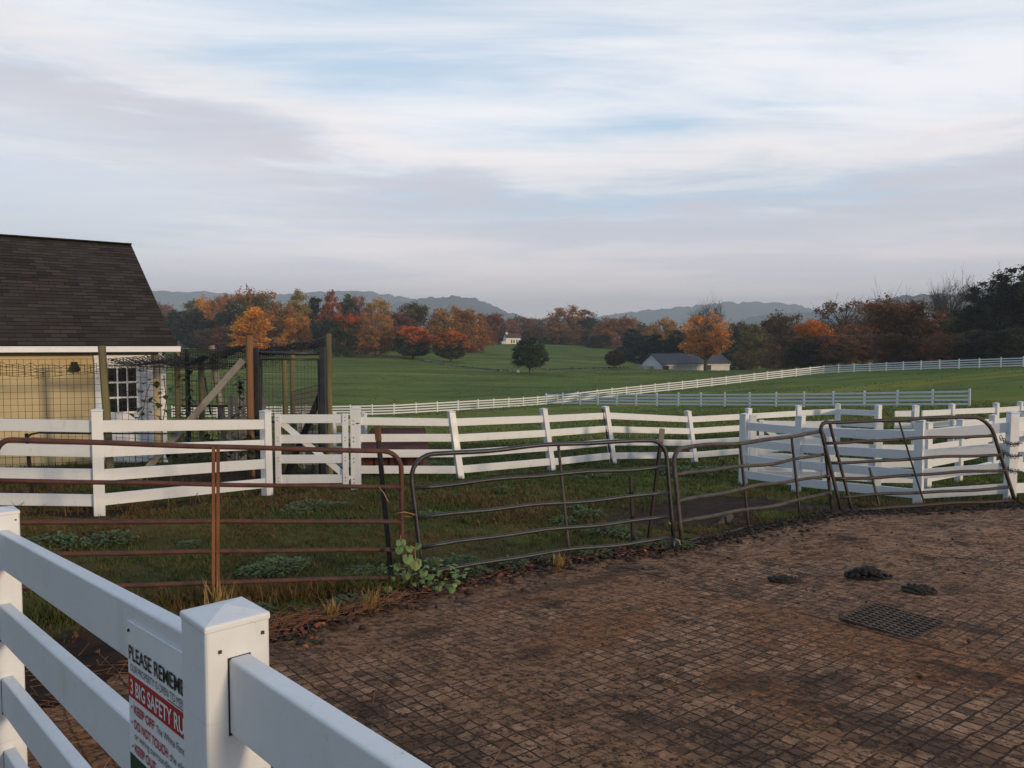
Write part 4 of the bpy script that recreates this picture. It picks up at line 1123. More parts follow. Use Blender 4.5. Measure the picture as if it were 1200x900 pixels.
# ------------------------------------------------------------------ far buildings
def chapel():
    d = 338; k = d / 900.0
    xw0, xw1 = (621 - 600) * k, (648.5 - 600) * k * 1.0
    c = Vector(((619 - 600) * k, d, 0)); Z = Vector((0, 0, 1))
    th = R(-22); e = Vector((math.cos(th), math.sin(th), 0)); bk = Vector((-math.sin(th), math.cos(th), 0))
    e = Vector((math.cos(R(18)), math.sin(R(18)), 0)); bk = Vector((-e.y, e.x, 0))
    a = Vector(((599 - 600) * k, d, 0)); g = gz(a.x, a.y) - .3
    a = Vector(((593 - 600) * k, d, g))
    L = 7.0; wd = 4.2; hw = 2.8; rise = 1.9
    zb = topz(403.6, d); a.z = zb - .2
    root = thing('chapel', a, 'small cream white chapel with a little steeple on the knoll', 'chapel')
    w = MB(); b0 = [a, a + e * L, a + e * L + bk * wd, a + bk * wd]; h = hw + .2
    m0 = (b0[0] + b0[3]) / 2 + Z * (h + rise); m1 = (b0[1] + b0[2]) / 2 + Z * (h + rise)
    w.add([q - Z * .6 for q in b0] + [q + Z * h for q in b0] + [m0, m1], [(0, 1, 5, 4), (2, 3, 7, 6), (3, 0, 4, 8, 7), (1, 2, 6, 9, 5)])
    w.build('wall', M['chapel_white'], root)
    rf = MB()
    for s in (0, 1):
        lo = (b0[0] + Z * h - bk * .2) if s == 0 else (b0[3] + Z * h + bk * .2)
        rf.poly_prism([lo - e * .25, lo + e * (L + .25), m1 + e * .25, m0 - e * .25], Z * .14)
    rf.build('roof', M['chapel_roof'], root)
    for q in (2.6, 3.7, 5.0):
        win = MB(); win.box(a + e * q - bk * .03 + Z * 1.55, (.5, .08, 1.35), (e, bk, Z)); win.build('window', M['glass_dark'], root)
    MB().box(a + e * 3.0 - bk * 0 + Z * 0, (.02, .02, .02)).build('step', M['concrete'], root) if False else None
    st = m0 + e * .9; tb = MB(); tb.box(st - Z * .1, (.95, .95, 1.5), (e, bk, Z)); tw = tb.build('steeple', M['chapel_white'], root)
    sp = MB(); s2 = st + Z * .65
    sp.add([s2 + (e * x + bk * y) * .62 for x, y in ((-1, -1), (1, -1), (1, 1), (-1, 1))] + [s2 + Z * 1.7], [(0, 3, 2, 1), (0, 1, 4), (1, 2, 4), (2, 3, 4), (3, 0, 4)])
    sp.build('spire', M['far_roof'], tw)
    ax = MB(); p = a - e * 1.9 + bk * .6; ax.box(p + e * .95 + Z * .75, (1.9, 2.2, 1.8), (e, bk, Z)); ax.build('annex', M['far_white'], root)
chapel()

def far_barn():
    d0 = 206; k = d0 / 900.0; Z = Vector((0, 0, 1))
    e = Vector((math.cos(R(-8)), math.sin(R(-8)), 0)); bk = Vector((-e.y, e.x, 0))
    a = Vector(((775 - 600) * k, d0, 0)); zb = topz(434.5, d0); a.z = zb
    e = Vector((math.cos(R(27)), math.sin(R(27)), 0)); bk = Vector((-e.y, e.x, 0))
    root = thing('long_barn', a, 'long low white barn with a slate grey roof below the orange tree', 'barn')
    L = 24.0; wd = 8.5; hw = 1.85; rise = 2.5
    b0 = [a, a + e * L, a + e * L + bk * wd, a + bk * wd]
    for q in b0: q.z = zb
    m0 = (b0[0] + b0[3]) / 2 + Z * (hw + rise); m1 = (b0[1] + b0[2]) / 2 + Z * (hw + rise)
    w = MB(); w.add([q - Z * 1.5 for q in b0] + [q + Z * hw for q in b0] + [m0, m1], [(0, 1, 5, 4), (2, 3, 7, 6), (3, 0, 4, 8, 7), (1, 2, 6, 9, 5)])
    w.build('wall', M['far_white'], root)
    rf = MB()
    for s in (0, 1):
        lo = (b0[0] + Z * hw - bk * .5 - Z * .25) if s == 0 else (b0[3] + Z * hw + bk * .5 - Z * .25)
        rf.poly_prism([lo - e * .4, lo + e * (L + .4), m1 + e * .4, m0 - e * .4], Z * .2)
    rf.build('roof', M['far_roof'], root)
    for s, wd_ in ((.6, 1.9), (14.6, 2.6)):
        MB().box(a + e * (s + wd_ / 2) - bk * .02 + Z * .75, (wd_, .12, 1.6), (e, bk, Z)).build('doorway', M['dark'], root)
    MB().beam(a - bk * .45 + Z * (hw - .38), a + e * L - bk * .45 + Z * (hw - .38), .08, .22).build('fascia', M['far_white'], root)
    sh = a + bk * 5.0 - e * 2.2
    MB().box(sh + e * .5 + Z * .3, (3.0, 3.4, 1.7), (e, bk, Z)).build('lean_to', M['concrete'], root)
far_barn()

# ------------------------------------------------------------------ old stone wall in the meadow and a white box under the tree
def stone_wall():
    pts = [at(q[0], q[1]) for q in [(438, 232), (470, 222), (500, 207), (525, 192), (552, 180), (585, 172), (640, 176), (690, 182), (735, 186)]]
    P = along([(p.x, p.y) for p in pts], 1.0)
    mb = MB(); rr = random.Random(4)
    for (x, y) in P:
        g = gz(x, y)
        for k in range(2):
            s = rr.uniform(.22, .45)
            a = rr.uniform(0, 3.1); X = Vector((math.cos(a), math.sin(a), rr.uniform(-.2, .2))).normalized(); Y = Z0.cross(X).normalized(); Zz = X.cross(Y)
            mb.box((x + rr.uniform(-.3, .3), y + rr.uniform(-.3, .3), g + .10 + .15 * k * rr.uniform(.4, 1)), (s * 1.3, s, s * .75), (X, Y, Zz))
    o = mb.build('stone_wall', M['stone'], None, bevel=0)
    c = P[len(P) // 2]
    tag(o, 'low old dry stone wall winding across the meadow below the round maples', 'wall')
Z0 = Vector((0, 0, 1))
M['stone'] = simple('lichen_stone', (0.22, 0.22, 0.19), 0.95, 0.5, 1.5, 0, 1, (0.03, 0.035, 0.028))
stone_wall()
def hive():
    p = G(607.5, 168); r_ = thing('hive_box', p, 'tiny white box on the grass beside the dark round tree', 'box')
    MB().box(p + Z0 * .42, (.62, .55, .8)).build('body', M['far_white'], r_, bevel=.05); MB().box(p + Z0 * .85, (.7, .62, .06)).build('lid', M['concrete'], r_)
hive()
# ------------------------------------------------------------------ trees
def leaf_mat(name, two=False):
    """leaf colour comes from the tree (object colour); clumps of leaves vary in tone; two-coloured trees have already turned in places"""
    m, t, b = mat(name)
    oi = t.new('ShaderNodeObjectInfo')
    tone = t.new('ShaderNodeAttribute', attribute_name='tone').outputs['Fac']
    base = oi.outputs['Color']
    if two:
        c2 = t.new('ShaderNodeAttribute', attribute_type='OBJECT', attribute_name='turned').outputs['Color']
        turn = t.new('ShaderNodeAttribute', attribute_name='turn').outputs['Fac']
        base = t.mix(t.ramp(turn, 0.34, 0.70), base, c2)
    c = t.mix(t.ramp(tone, 0.0, 1.0, 0, 1, False), t.mix(1.0, base, (0.75, 0.72, 0.72), 'MULTIPLY'), t.mix(1.0, base, (2.3, 2.2, 1.85), 'MULTIPLY'))
    t.put(b.inputs['Base Color'], c); b.inputs['Roughness'].default_value = 0.8; b.inputs['Specular IOR Level'].default_value = 0.15
    tr = t.new('ShaderNodeBsdfTranslucent'); t.put(tr.inputs['Color'], c)
    ms = t.new('ShaderNodeMixShader'); ms.inputs[0].default_value = 0.3
    out = t.n['Material Output']
    t.l.new(b.outputs[0], ms.inputs[1]); t.l.new(tr.outputs[0], ms.inputs[2]); t.l.new(ms.outputs[0], out.inputs['Surface'])
    return m
M['leaf'] = leaf_mat('autumn_leaves'); M['leaf2'] = leaf_mat('turning_leaves', True)
M['bark'] = simple('grey_brown_bark', (0.085, 0.066, 0.052), 0.9, 0.4, 3, 0, 1, (0.045, 0.036, 0.03))
M['pale_bark'] = simple('pale_bark', (0.22, 0.17, 0.13), 0.9, 0.4, 3, 0, 1, (0.12, 0.09, 0.07))

def tubes_np(segs, n=5):
    """many tapered tubes [(p, q, r0, r1)] as arrays"""
    p = np.array([s[0] for s in segs], float); q = np.array([s[1] for s in segs], float)
    r0 = np.array([s[2] for s in segs]); r1 = np.array([s[3] for s in segs])
    d = q - p; d /= np.linalg.norm(d, axis=1, keepdims=True) + 1e-9
    up = np.where(np.abs(d[:, 2:3]) > .9, np.array([[1., 0, 0]]), np.array([[0, 0, 1.]]))
    s = np.cross(d, up); s /= np.linalg.norm(s, axis=1, keepdims=True); u = np.cross(s, d)
    a = np.linspace(0, 2 * np.pi, n, endpoint=False)
    ring = s[:, None] * np.cos(a)[None, :, None] + u[:, None] * np.sin(a)[None, :, None]
    V = np.concatenate([p[:, None] + ring * r0[:, None, None], q[:, None] + ring * r1[:, None, None]], 1).reshape(-1, 3)
    k = np.arange(len(segs))[:, None] * 2 * n; i = np.arange(n)[None]; j = (i + 1) % n
    F = np.stack([k + i, k + j, k + n + j, k + n + i], -1).reshape(-1, 4)
    return V, F
def leaves_np(P, size, r, flat=0.5, aspect=.75):
    n = len(P)
    N = r.normal(size=(n, 3)); N[:, 2] = np.abs(N[:, 2]) + flat; N /= np.linalg.norm(N, axis=1, keepdims=True)
    T = np.cross(N, r.normal(size=(n, 3))); T /= np.linalg.norm(T, axis=1, keepdims=True); B = np.cross(N, T)
    s = size * r.uniform(.6, 1.35, n)
    a, b = (T * s[:, None] * .5), (B * s[:, None] * .5 * aspect)
    # a leaf spray: a bent, pointed four-sided shape
    V = np.stack([P - a, P + b - N * s[:, None] * .08, P + a, P - b - N * s[:, None] * .08], 1).reshape(-1, 3)
    return V, np.arange(n * 4).reshape(n, 4)

def tree_proto(seed, lobes, trunk_h, trunk_r, n_leaf, leaf, clump=0.9, shell=.55, nclump=90, twigs=0, conifer=False, skirt=0.0, turn_fn=None, limb_show=0.6):
    """crown + trunk meshes, crown lobes given as (x, y, z, rx, ry, rz)"""
    r = np.random.default_rng(seed); n_leaf = int(n_leaf * 1.5); leaf *= 1.1
    C = []; vol = np.array([l[3] * l[4] * l[5] for l in lobes]) ** .7; vol /= vol.sum()
    for k in r.choice(len(lobes), nclump, p=vol):
        l = lobes[k]
        while True:
            v = r.normal(size=3); v /= np.linalg.norm(v)
            rad = shell + (1 - shell) * r.random() ** .6
            q = np.array(l[:3]) + v * rad * np.array(l[3:6]) * (1 + r.normal() * .05)
            if q[2] > skirt: break
        C.append(q)
    C = np.array(C)
    cs = clump * r.uniform(.65, 1.35, len(C)); ctone = r.uniform(0, 1, len(C))
    idx = r.integers(0, len(C), n_leaf)
    P = C[idx] + r.normal(size=(n_leaf, 3)) * (cs[idx] * .55)[:, None] * np.array([1.1, 1.1, .75])
    P[:, 2] = np.maximum(P[:, 2], skirt * .8)
    V, F = leaves_np(P, leaf, r)
    tone = np.clip(ctone[idx] * .75 + r.uniform(0, .35, n_leaf), 0, 1)
    turn = turn_fn(P, ctone[idx], r) if turn_fn else np.zeros(n_leaf)
    top = max(l[2] + l[5] for l in lobes)
    segs = []
    H = top * .78
    axis = [np.array([r.normal() * .12 * (k > 0), r.normal() * .12 * (k > 0), H * k / 7]) for k in range(8)]
    for k in range(7): segs.append((axis[k], axis[k + 1], trunk_r * (1 - k / 7) ** .8 + .03, trunk_r * (1 - (k + 1) / 7) ** .8 + .025))
    segs.append((np.array([0, 0, -.6]), axis[0] + np.array([0, 0, .25]), trunk_r * 1.45, trunk_r * 1.02))
    nl = int(len(C) * limb_show)
    for c in C[:nl]:
        hz = np.clip(c[2] * r.uniform(.45, .75), trunk_h, H * .95); f = hz / H * 7; k0 = min(int(f), 6)
        s = axis[k0] * (1 - (f - k0)) + axis[k0 + 1] * (f - k0)
        m1 = s * .55 + c * .45 + np.array([0, 0, r.uniform(-.2, .5)]); rr0 = trunk_r * .34 * (1 - hz / top) + .05
        segs += [(s, m1, rr0, rr0 * .65), (m1, c, rr0 * .65, .025)]
        for _ in range(twigs):
            b0 = m1 * .4 + c * .6 if r.random() < .5 else c
            dv = r.normal(size=3) * clump * .9 + (c - s) / (np.linalg.norm(c - s) + 1e-6) * clump * .9 + np.array([0, 0, .5 * clump])
            e1 = b0 + dv * .6; e2 = b0 + dv * 1.1 + r.normal(size=3) * .25
            segs += [(b0, e1, .030, .016), (e1, e2, .016, .008), (e1, e1 + dv * .4 + r.normal(size=3) * .4, .016, .010)]
    tv, tf = tubes_np(segs)
    def mk(nm, V, F, at=None):
        o = np_mesh(nm, V, F, attrs=at); me = o.data; bpy.data.objects.remove(o); return me
    return mk('crown', V, F, {'tone': ('FACE', tone), 'turn': ('FACE', turn)}), mk('trunk', tv, tf), top, max(abs(l[0]) + l[3] for l in lobes)

def lump(seed, n, R_, z0, z1, rr, squash=.8):
    r = np.random.default_rng(seed); L = [(0, 0, (z0 + z1) / 2, R_ * .72, R_ * .72, (z1 - z0) * .5)]
    for k in range(n):
        a = 6.28 * k / n + r.uniform(-.4, .4); q = r.uniform(.35, .75) * R_; z = r.uniform(z0 + (z1 - z0) * .2, z1 - rr * .8)
        w = rr * r.uniform(.7, 1.25)
        L.append((math.cos(a) * q, math.sin(a) * q, z, w, w, w * squash))
    return L
top_red = lambda P, ct_, r: np.clip((P[:, 2] - 3.2) / 9 + ct_ * .5 - .10 + P[:, 0] * .045 + r.normal(size=len(P)) * .12, 0, 1)
spot_red = lambda P, ct_, r: np.clip((P[:, 2] - 5.2) / 9 + ct_ * .62 + .06 + P[:, 0] * .02 + r.normal(size=len(P)) * .1, 0, 1)
oak_red = lambda P, ct_, r: np.clip((P[:, 2] - 6) / 8 * .75 + ct_ * .35, 0, 1)
PROTO = {
    'maple':  tree_proto(1, [(0, 0, 5.3, 4.35, 4.35, 4.4), (0, 0, 4.0, 4.3, 4.3, 2.8)], 1.3, .26, 11000, .34, .55, .90, 260, skirt=1.1, turn_fn=top_red),
    'maple2': tree_proto(2, [(0, 0, 5.2, 4.4, 4.4, 4.0), (.3, 0, 4.0, 4.4, 4.4, 2.8)], 1.3, .24, 11000, .34, .55, .90, 260, skirt=1.1, turn_fn=spot_red),
    'round':  tree_proto(3, [(0, 0, 4.7, 3.6, 3.6, 3.2), (0, 0, 3.8, 3.9, 3.9, 2.2), (0, 0, 6.2, 2.3, 2.3, 1.9)], 1.3, .2, 9000, .30, .65, .8, 140, skirt=1.5),
    'oak':    tree_proto(4, lump(4, 9, 5.6, .4, 13, 3.0) + [(2.6, 1, 2.2, 3, 3, 2.2), (-2.6, -1, 2.2, 3, 3, 2.2)], 2.0, .42, 11000, .40, 1.0, .6, 160, 0, skirt=.2, turn_fn=oak_red),
    'oak2':   tree_proto(5, lump(5, 11, 6.2, .4, 12, 2.7) + [(3, -1, 2.2, 3, 3, 2.2), (-3, 1, 2.2, 3, 3, 2.2)], 1.8, .45, 11000, .40, 1.0, .6, 180, 0, skirt=.2, turn_fn=oak_red),
    'dome':   tree_proto(6, [(0, 0, 6.2, 5.6, 5.6, 5.4), (1, 0, 4, 5.6, 5.6, 3.4), (-1.5, .5, 5, 4.8, 4.8, 4), (0, 0, 2.4, 5, 5, 2.4)], 1.5, .38, 12000, .38, .85, .72, 210, 0, skirt=.4),
    'tall':   tree_proto(7, [(0, 0, 8, 3.2, 3.2, 6), (.6, 0, 11, 2.3, 2.3, 4), (-.8, .5, 6, 3.2, 3, 4), (0, 0, 2.6, 3.2, 3.2, 2.4)], 2.5, .32, 9500, .42, .95, .6, 110, 0, skirt=.8),
    'tall2':  tree_proto(8, lump(8, 9, 3.8, .5, 15, 2.4, 1.1) + [(0, 0, 2.6, 3.4, 3.4, 2.4)], 2.5, .34, 10000, .40, .95, .6, 140, 0, skirt=.3),
    'pine':   tree_proto(9, [(0, 0, 9, 2.7, 2.7, 5.5), (1.4, 0, 11, 2.0, 2, 1.5), (-1.5, .4, 8, 2.2, 2, 1.5), (.4, -.8, 14, 1.8, 1.8, 1.8), (-1, 0, 5, 2.8, 2.8, 2.2), (1.5, .5, 6, 2.4, 2.2, 1.6)], 3, .32, 9000, .36, .75, .55, 120, 1, skirt=1.5),
    'pine2':  tree_proto(10, [(0, 0, 7, 4.4, 4.4, 6), (2.4, 0, 12, 3, 3, 2.6), (-2.6, .4, 10, 3, 3, 2.4), (.4, -.8, 15.5, 2.8, 2.8, 2.2), (-1.6, 0, 13.2, 2.3, 2.3, 1.8), (3.4, .5, 7, 3.2, 3, 2.6), (-3.4, 0, 5, 3, 3, 3.4)], 2.5, .42, 14000, .38, .85, .6, 190, 1, skirt=.4),
    'cedar':  tree_proto(11, [(0, 0, 3, 2.6, 2.6, 3), (0, 0, 6, 2.0, 2, 3), (.2, 0, 8.6, 1.2, 1.2, 2.4)], .5, .2, 8000, .32, .6, .6, 110, skirt=.2),
    'bare':   tree_proto(12, lump(12, 8, 5.0, 4.0, 13, 2.6), 2.5, .36, 1500, .34, 1.1, .5, 130, 7, skirt=2.5, limb_show=.95),
    'bare2':  tree_proto(13, lump(13, 9, 5.4, 3.5, 14, 2.8), 2.5, .36, 700, .30, 1.1, .5, 120, 8, skirt=2.5, limb_show=1.0),
}
PROTO['spread'] = tree_proto(15, [(0, 0, 8.0, 5.6, 5.6, 4.6), (2.5, 0, 6.2, 3.6, 4.2, 2.6), (-2.6, .5, 6.0, 3.6, 4, 2.6)], 2.0, .42, 7000, .36, .8, .5, 170, 2, skirt=3.6, limb_show=.9)
PROTO['thin'] = tree_proto(14, [(0, 0, 7, 5.2, 5.2, 5.4), (0, 0, 4.0, 5.2, 5.2, 3.4)], 1.6, .30, 7500, .34, .8, .55, 190, 2, skirt=.3, limb_show=.9)

YEL = (.46, .22, .025); ORA = (.36, .17, .030); RUS = (.235, .115, .040); BRN = (.18, .10, .048); DRD = (.165, .068, .034); RED = (.27, .060, .026); OLI = (.105, .095, .032)
DGR = (.046, .060, .028); PIN = (.030, .044, .026); GRN = (.042, .058, .020); OCH = (.27, .16, .045); PKB = (.19, .105, .075); YGR = (.20, .15, .035); PUR = (.10, .06, .05)
# px centre, top row, width in px, depth, kind, colour, label [, turned colour] - surveyed from the photograph
TREES = [
 (196, 352, 42, 350, 'oak', PKB, 'hazy pinkish brown tree just right of the barn roof, farthest left in the woods'),
 (224, 350, 36, 345, 'tall2', OLI, 'olive brown hazy tree beside the pinkish one near the barn roof'),
 (241, 345, 30, 320, 'oak2', ORA, 'small bright orange crown above the dark shaded trunks at the left'),
 (258, 341, 32, 318, 'oak', RUS, 'rust brown crown next to the small bright orange one at the left'),
 (206, 363, 30, 285, 'pine', PIN, 'dark bluish pine close to the barn roof edge'),
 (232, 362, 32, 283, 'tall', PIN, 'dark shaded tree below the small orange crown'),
 (256, 366, 30, 285, 'pine', DGR, 'dark green pine under the rust brown crown at the left'),
 (274, 350, 34, 275, 'tall2', DGR, 'dark green tall tree left of the big dark oak'),
 (291, 346, 34, 270, 'pine', OLI, 'mixed dull green tree between the dark pine and the big oak'),
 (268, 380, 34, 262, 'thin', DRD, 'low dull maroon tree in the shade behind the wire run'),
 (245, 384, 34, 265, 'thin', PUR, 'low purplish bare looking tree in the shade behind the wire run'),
 (314, 335, 60, 262, 'oak2', OLI, 'largest dark oak with a rusty right side above the yellow tree', RUS),
 (297, 360, 44, 225, 'tall', YEL, 'bright golden yellow tree behind the tall brown post of the run'),
 (327, 356, 58, 250, 'dome', RUS, 'wide russet tree right behind the golden yellow one'),
 (346, 368, 38, 235, 'oak', ORA, 'vivid orange low tree over the wire gate of the run'),
 (352, 338, 36, 268, 'tall2', YGR, 'tall yellow green tree behind the vivid orange low one'),
 (371, 347, 26, 272, 'pine', PIN, 'narrow dark evergreen between yellow green and red crowns'),
 (387, 339, 32, 265, 'tall2', (.20, .070, .030), 'tall red crowned tree left of centre in the woods'),
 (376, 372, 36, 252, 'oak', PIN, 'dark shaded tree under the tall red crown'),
 (404, 365, 44, 222, 'oak2', DGR, 'dark green oak with scarlet top behind the run corner post', RED),
 (424, 366, 36, 240, 'dome', DRD, 'dull crimson tree tucked behind the russet one with the pale trunk'),
 (440, 364, 43, 222, 'thin', RUS, 'round russet tree with a pale straight trunk in the meadow'),
 (410, 345, 28, 285, 'tall', DGR, 'dark green tree rising between the red crown and the brown one'),
 (420, 344, 34, 288, 'thin', PKB, 'brown half bare tree high behind the scarlet topped oak'),
 (441, 349, 44, 285, 'dome', OCH, 'ochre yellow crown high behind the russet meadow tree'),
 (466, 366, 42, 270, 'dome', (.15, .06, .045), 'dusky red brown dome behind the first round maple'),
 (482, 351, 50, 275, 'oak', (.075, .062, .03), 'large dark olive brown tree behind the first round maple'),
 (484, 382, 42, 215, 'maple', GRN, 'round dark maple with a scarlet orange top, left of its pair', (.40, .095, .026)),
 (528, 388, 41, 208, 'maple2', GRN, 'round dark green maple with scattered orange patches, right of its pair', (.36, .10, .026)),
 (530, 358, 60, 268, 'dome', (.27, .145, .045), 'big ochre orange dome behind the round maple pair'),
 (552, 362, 44, 270, 'dome', (.22, .105, .042), 'rusty orange dome just right of the big ochre one'),
 (572, 365, 40, 325, 'oak', DRD, 'dark red tree between the orange dome and the chapel'),
 (590, 372, 36, 352, 'thin', (.19, .09, .055), 'reddish thin tree left of the chapel'),
 (588, 382, 36, 356, 'oak', PUR, 'dim purple brown tree behind the chapel annex'),
 (612, 370, 44, 372, 'thin', PKB, 'pinkish brown thin tree directly behind the chapel'),
 (634, 371, 44, 370, 'thin', (.20, .10, .06), 'pale rusty tree just right of the chapel roof'),
 (656, 376, 36, 345, 'oak', BRN, 'dark brown tree between the chapel and the big brown dome'),
 (646, 390, 26, 345, 'cedar', DGR, 'low dark cedar right of the chapel'),
 (670, 358, 60, 372, 'dome', (.215, .115, .045), 'large tawny orange dome right of the chapel knoll'),
 (692, 370, 36, 365, 'oak', DGR, 'dark green tree beside the tawny dome'),
 (714, 369, 52, 335, 'oak2', (.22, .105, .042), 'orange brown spreading tree above the small lone round tree'),
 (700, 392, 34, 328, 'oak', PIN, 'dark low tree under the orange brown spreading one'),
 (742, 384, 34, 262, 'cedar', PIN, 'dark evergreen cedar nearest to the small lone round tree'),
 (757, 380, 26, 268, 'oak', OCH, 'small ochre tree behind the two dark cedars'),
 (777, 372, 44, 262, 'dome', OCH, 'ochre orange tree left of the great orange one above the barn'),
 (768, 391, 40, 250, 'cedar', PIN, 'wide dark cedar behind the left gable of the long barn'),
 (795, 386, 36, 246, 'cedar', DGR, 'dark green cedar behind the middle of the long barn'),
 (832, 355, 44, 236, 'bare2', PUR, 'tall bare pinkish tree rising behind the great orange one'),
 (827, 366, 58, 197, 'spread', (.36, .155, .035), 'great orange tree standing in front of the long barn'),
 (868, 384, 40, 235, 'oak2', PIN, 'very dark tree right of the great orange one'),
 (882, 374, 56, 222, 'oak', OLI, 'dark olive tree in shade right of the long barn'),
 (903, 377, 40, 226, 'thin', BRN, 'brown thin tree between the olive tree and the bulky dark one'),
 (924, 362, 58, 190, 'oak2', (.095, .058, .032), 'bulky dark brown tree behind the flaming orange one'),
 (953, 372, 52, 152, 'oak', (.36, .13, .022), 'flaming orange tree touching the corner of the hillside fence'),
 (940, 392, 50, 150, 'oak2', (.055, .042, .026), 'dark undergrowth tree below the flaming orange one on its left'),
 (990, 349, 66, 165, 'thin', (.17, .095, .050), 'brown tree with a feathery thinning top right of the flaming orange one'),
 (1031, 350, 58, 160, 'bare', (.20, .11, .065), 'bare twiggy tree with a forked dark trunk beside the feathery one'),
 (1012, 378, 66, 150, 'thin', (.21, .085, .036), 'rusty low tree beneath the feathery bare tops'),
 (978, 390, 50, 148, 'thin', BRN, 'low brown thicket tree just right of the flaming orange one'),
 (1068, 346, 92, 132, 'oak2', (.175, .078, .034), 'broad dark rust oak behind the hillside fence at the right'),
 (1047, 388, 60, 128, 'oak', (.12, .06, .034), 'low dark brown tree in front of the broad rust oak on its left'),
 (1113, 328, 50, 150, 'bare2', PUR, 'leafless tree sticking up between the rust oak and the dark pines'),
 (1122, 366, 56, 125, 'oak', OLI, 'olive green tree at the left foot of the dark pines'),
 (1110, 388, 48, 120, 'thin', (.20, .08, .04), 'reddish low tree below the leafless one at the right'),
 (1150, 324, 66, 122, 'pine2', PIN, 'dark pine with a lower ragged top near the right edge'),
 (1182, 307, 84, 116, 'pine2', (.022, .034, .020), 'tallest dark pine rising near the right edge'),
 (1228, 312, 80, 112, 'oak', DGR, 'dark green tree cut off by the right edge of the picture'),
 (1150, 384, 60, 106, 'oak', (.030, .036, .024), 'dark low bush tree at the foot of the tallest pine'),
 (1196, 380, 60, 102, 'oak2', (.036, .036, .022), 'dark thicket tree behind the fence at the right edge'),
 (621, 396, 40, 166, 'round', (.027, .044, .022), 'dark green round tree standing alone in the middle meadow'),
 (720.5, 410, 22, 184, 'round', (.060, .042, .024), 'smallest round brownish tree alone in the meadow near the long barn'),
]
for i, px_ in enumerate(range(560, 720, 13)):
    pass
def place_tree(row, i):
    px, ty, wpx, d, kind, colr, label = row[:7]
    turned = row[7] if len(row) > 7 else None
    cm, tm, top, rad = PROTO[kind]
    rr = random.Random(i * 7 + 3)
    p = G(px, d); H = topz(ty, d) - p.z; Wd = wpx / 900.0 * d
    sz = H / (top * 1.03); sx = Wd / (2 * rad * 1.02) * (1.14 if kind not in ('round', 'maple', 'maple2') else 1.04)
    root = thing('meadow_tree' if kind in ('round', 'maple', 'maple2') or 'meadow' in label else 'woodland_tree', p, label, 'tree',
                 None if kind in ('round', 'maple', 'maple2') else 'trees of the autumn woods')
    root.scale = (sx, sx, sz); root.rotation_euler = (0, 0, rr.uniform(0, 6.28) if kind not in ('maple', 'maple2') else rr.uniform(-.3, .3))
    c = bpy.data.objects.new('crown', cm); COL.objects.link(c); c.parent = root
    t_ = bpy.data.objects.new('trunk', tm); COL.objects.link(t_); t_.parent = root
    v = 1 + rr.uniform(-.10, .10)
    c.color = (*[min(1, q * v) for q in colr], 1)
    if turned: c['turned'] = [float(q) for q in turned]
    for o, m in ((c, M['leaf2'] if turned else M['leaf']), (t_, M['pale_bark'] if 'pale' in label else M['bark'])):
        if not o.data.materials: o.data.materials.append(None)
        o.material_slots[0].link = 'OBJECT'; o.material_slots[0].material = m
    return root
for i, row in enumerate(TREES): place_tree(row, i)

# the distant wood that closes the valley: one mass nobody could count
def far_wood():
    r = np.random.default_rng(44)
    Vs, Fs, To, n0 = [], [], [], 0
    Cs = []
    for k in range(330):
        px = r.uniform(100, 1250); d = r.uniform(390, 620)
        ty = np.interp(px, [100, 300, 560, 640, 700, 780, 900, 1000, 1250], [366, 362, 369, 370, 374, 383, 382, 372, 360]) + r.uniform(-3, 9)
        x = (px - 600) / 900 * d; z1 = EYE + (405 - ty) / 900 * d; z0 = -5.0
        w = r.uniform(3, 6)
        m = 230; v = r.normal(size=(m, 3)); v /= np.linalg.norm(v, axis=1, keepdims=True); v *= (r.uniform(.6, 1, m) ** .5)[:, None]
        P = np.array([x, d, (z0 + z1) / 2]) + v * np.array([w, w, (z1 - z0) / 2])
        V, F = leaves_np(P, 1.5, r); Vs.append(V); Fs.append(F + n0); n0 += len(V)
        hue = [(.030, .042, .026), (.12, .06, .035), (.15, .085, .045), (.055, .05, .03), (.022, .032, .022)][r.choice(5, p=[.3, .2, .15, .15, .2])]
        To.append(np.tile(hue, (m, 1)) * r.uniform(.7, 1.3, (m, 1)))
    m, t, b = mat('distant_wood_leaves')
    t.put(b.inputs['Base Color'], t.new('ShaderNodeAttribute', attribute_name='hue').outputs['Color']); b.inputs['Roughness'].default_value = 1
    o = np_mesh('distant_wood', np.concatenate(Vs), np.concatenate(Fs), m, attrs={'hue': ('FACE', np.concatenate(To))})
    tag(o, 'hazy distant wood closing the valley behind the autumn trees', 'woods', kind='stuff')
far_wood()
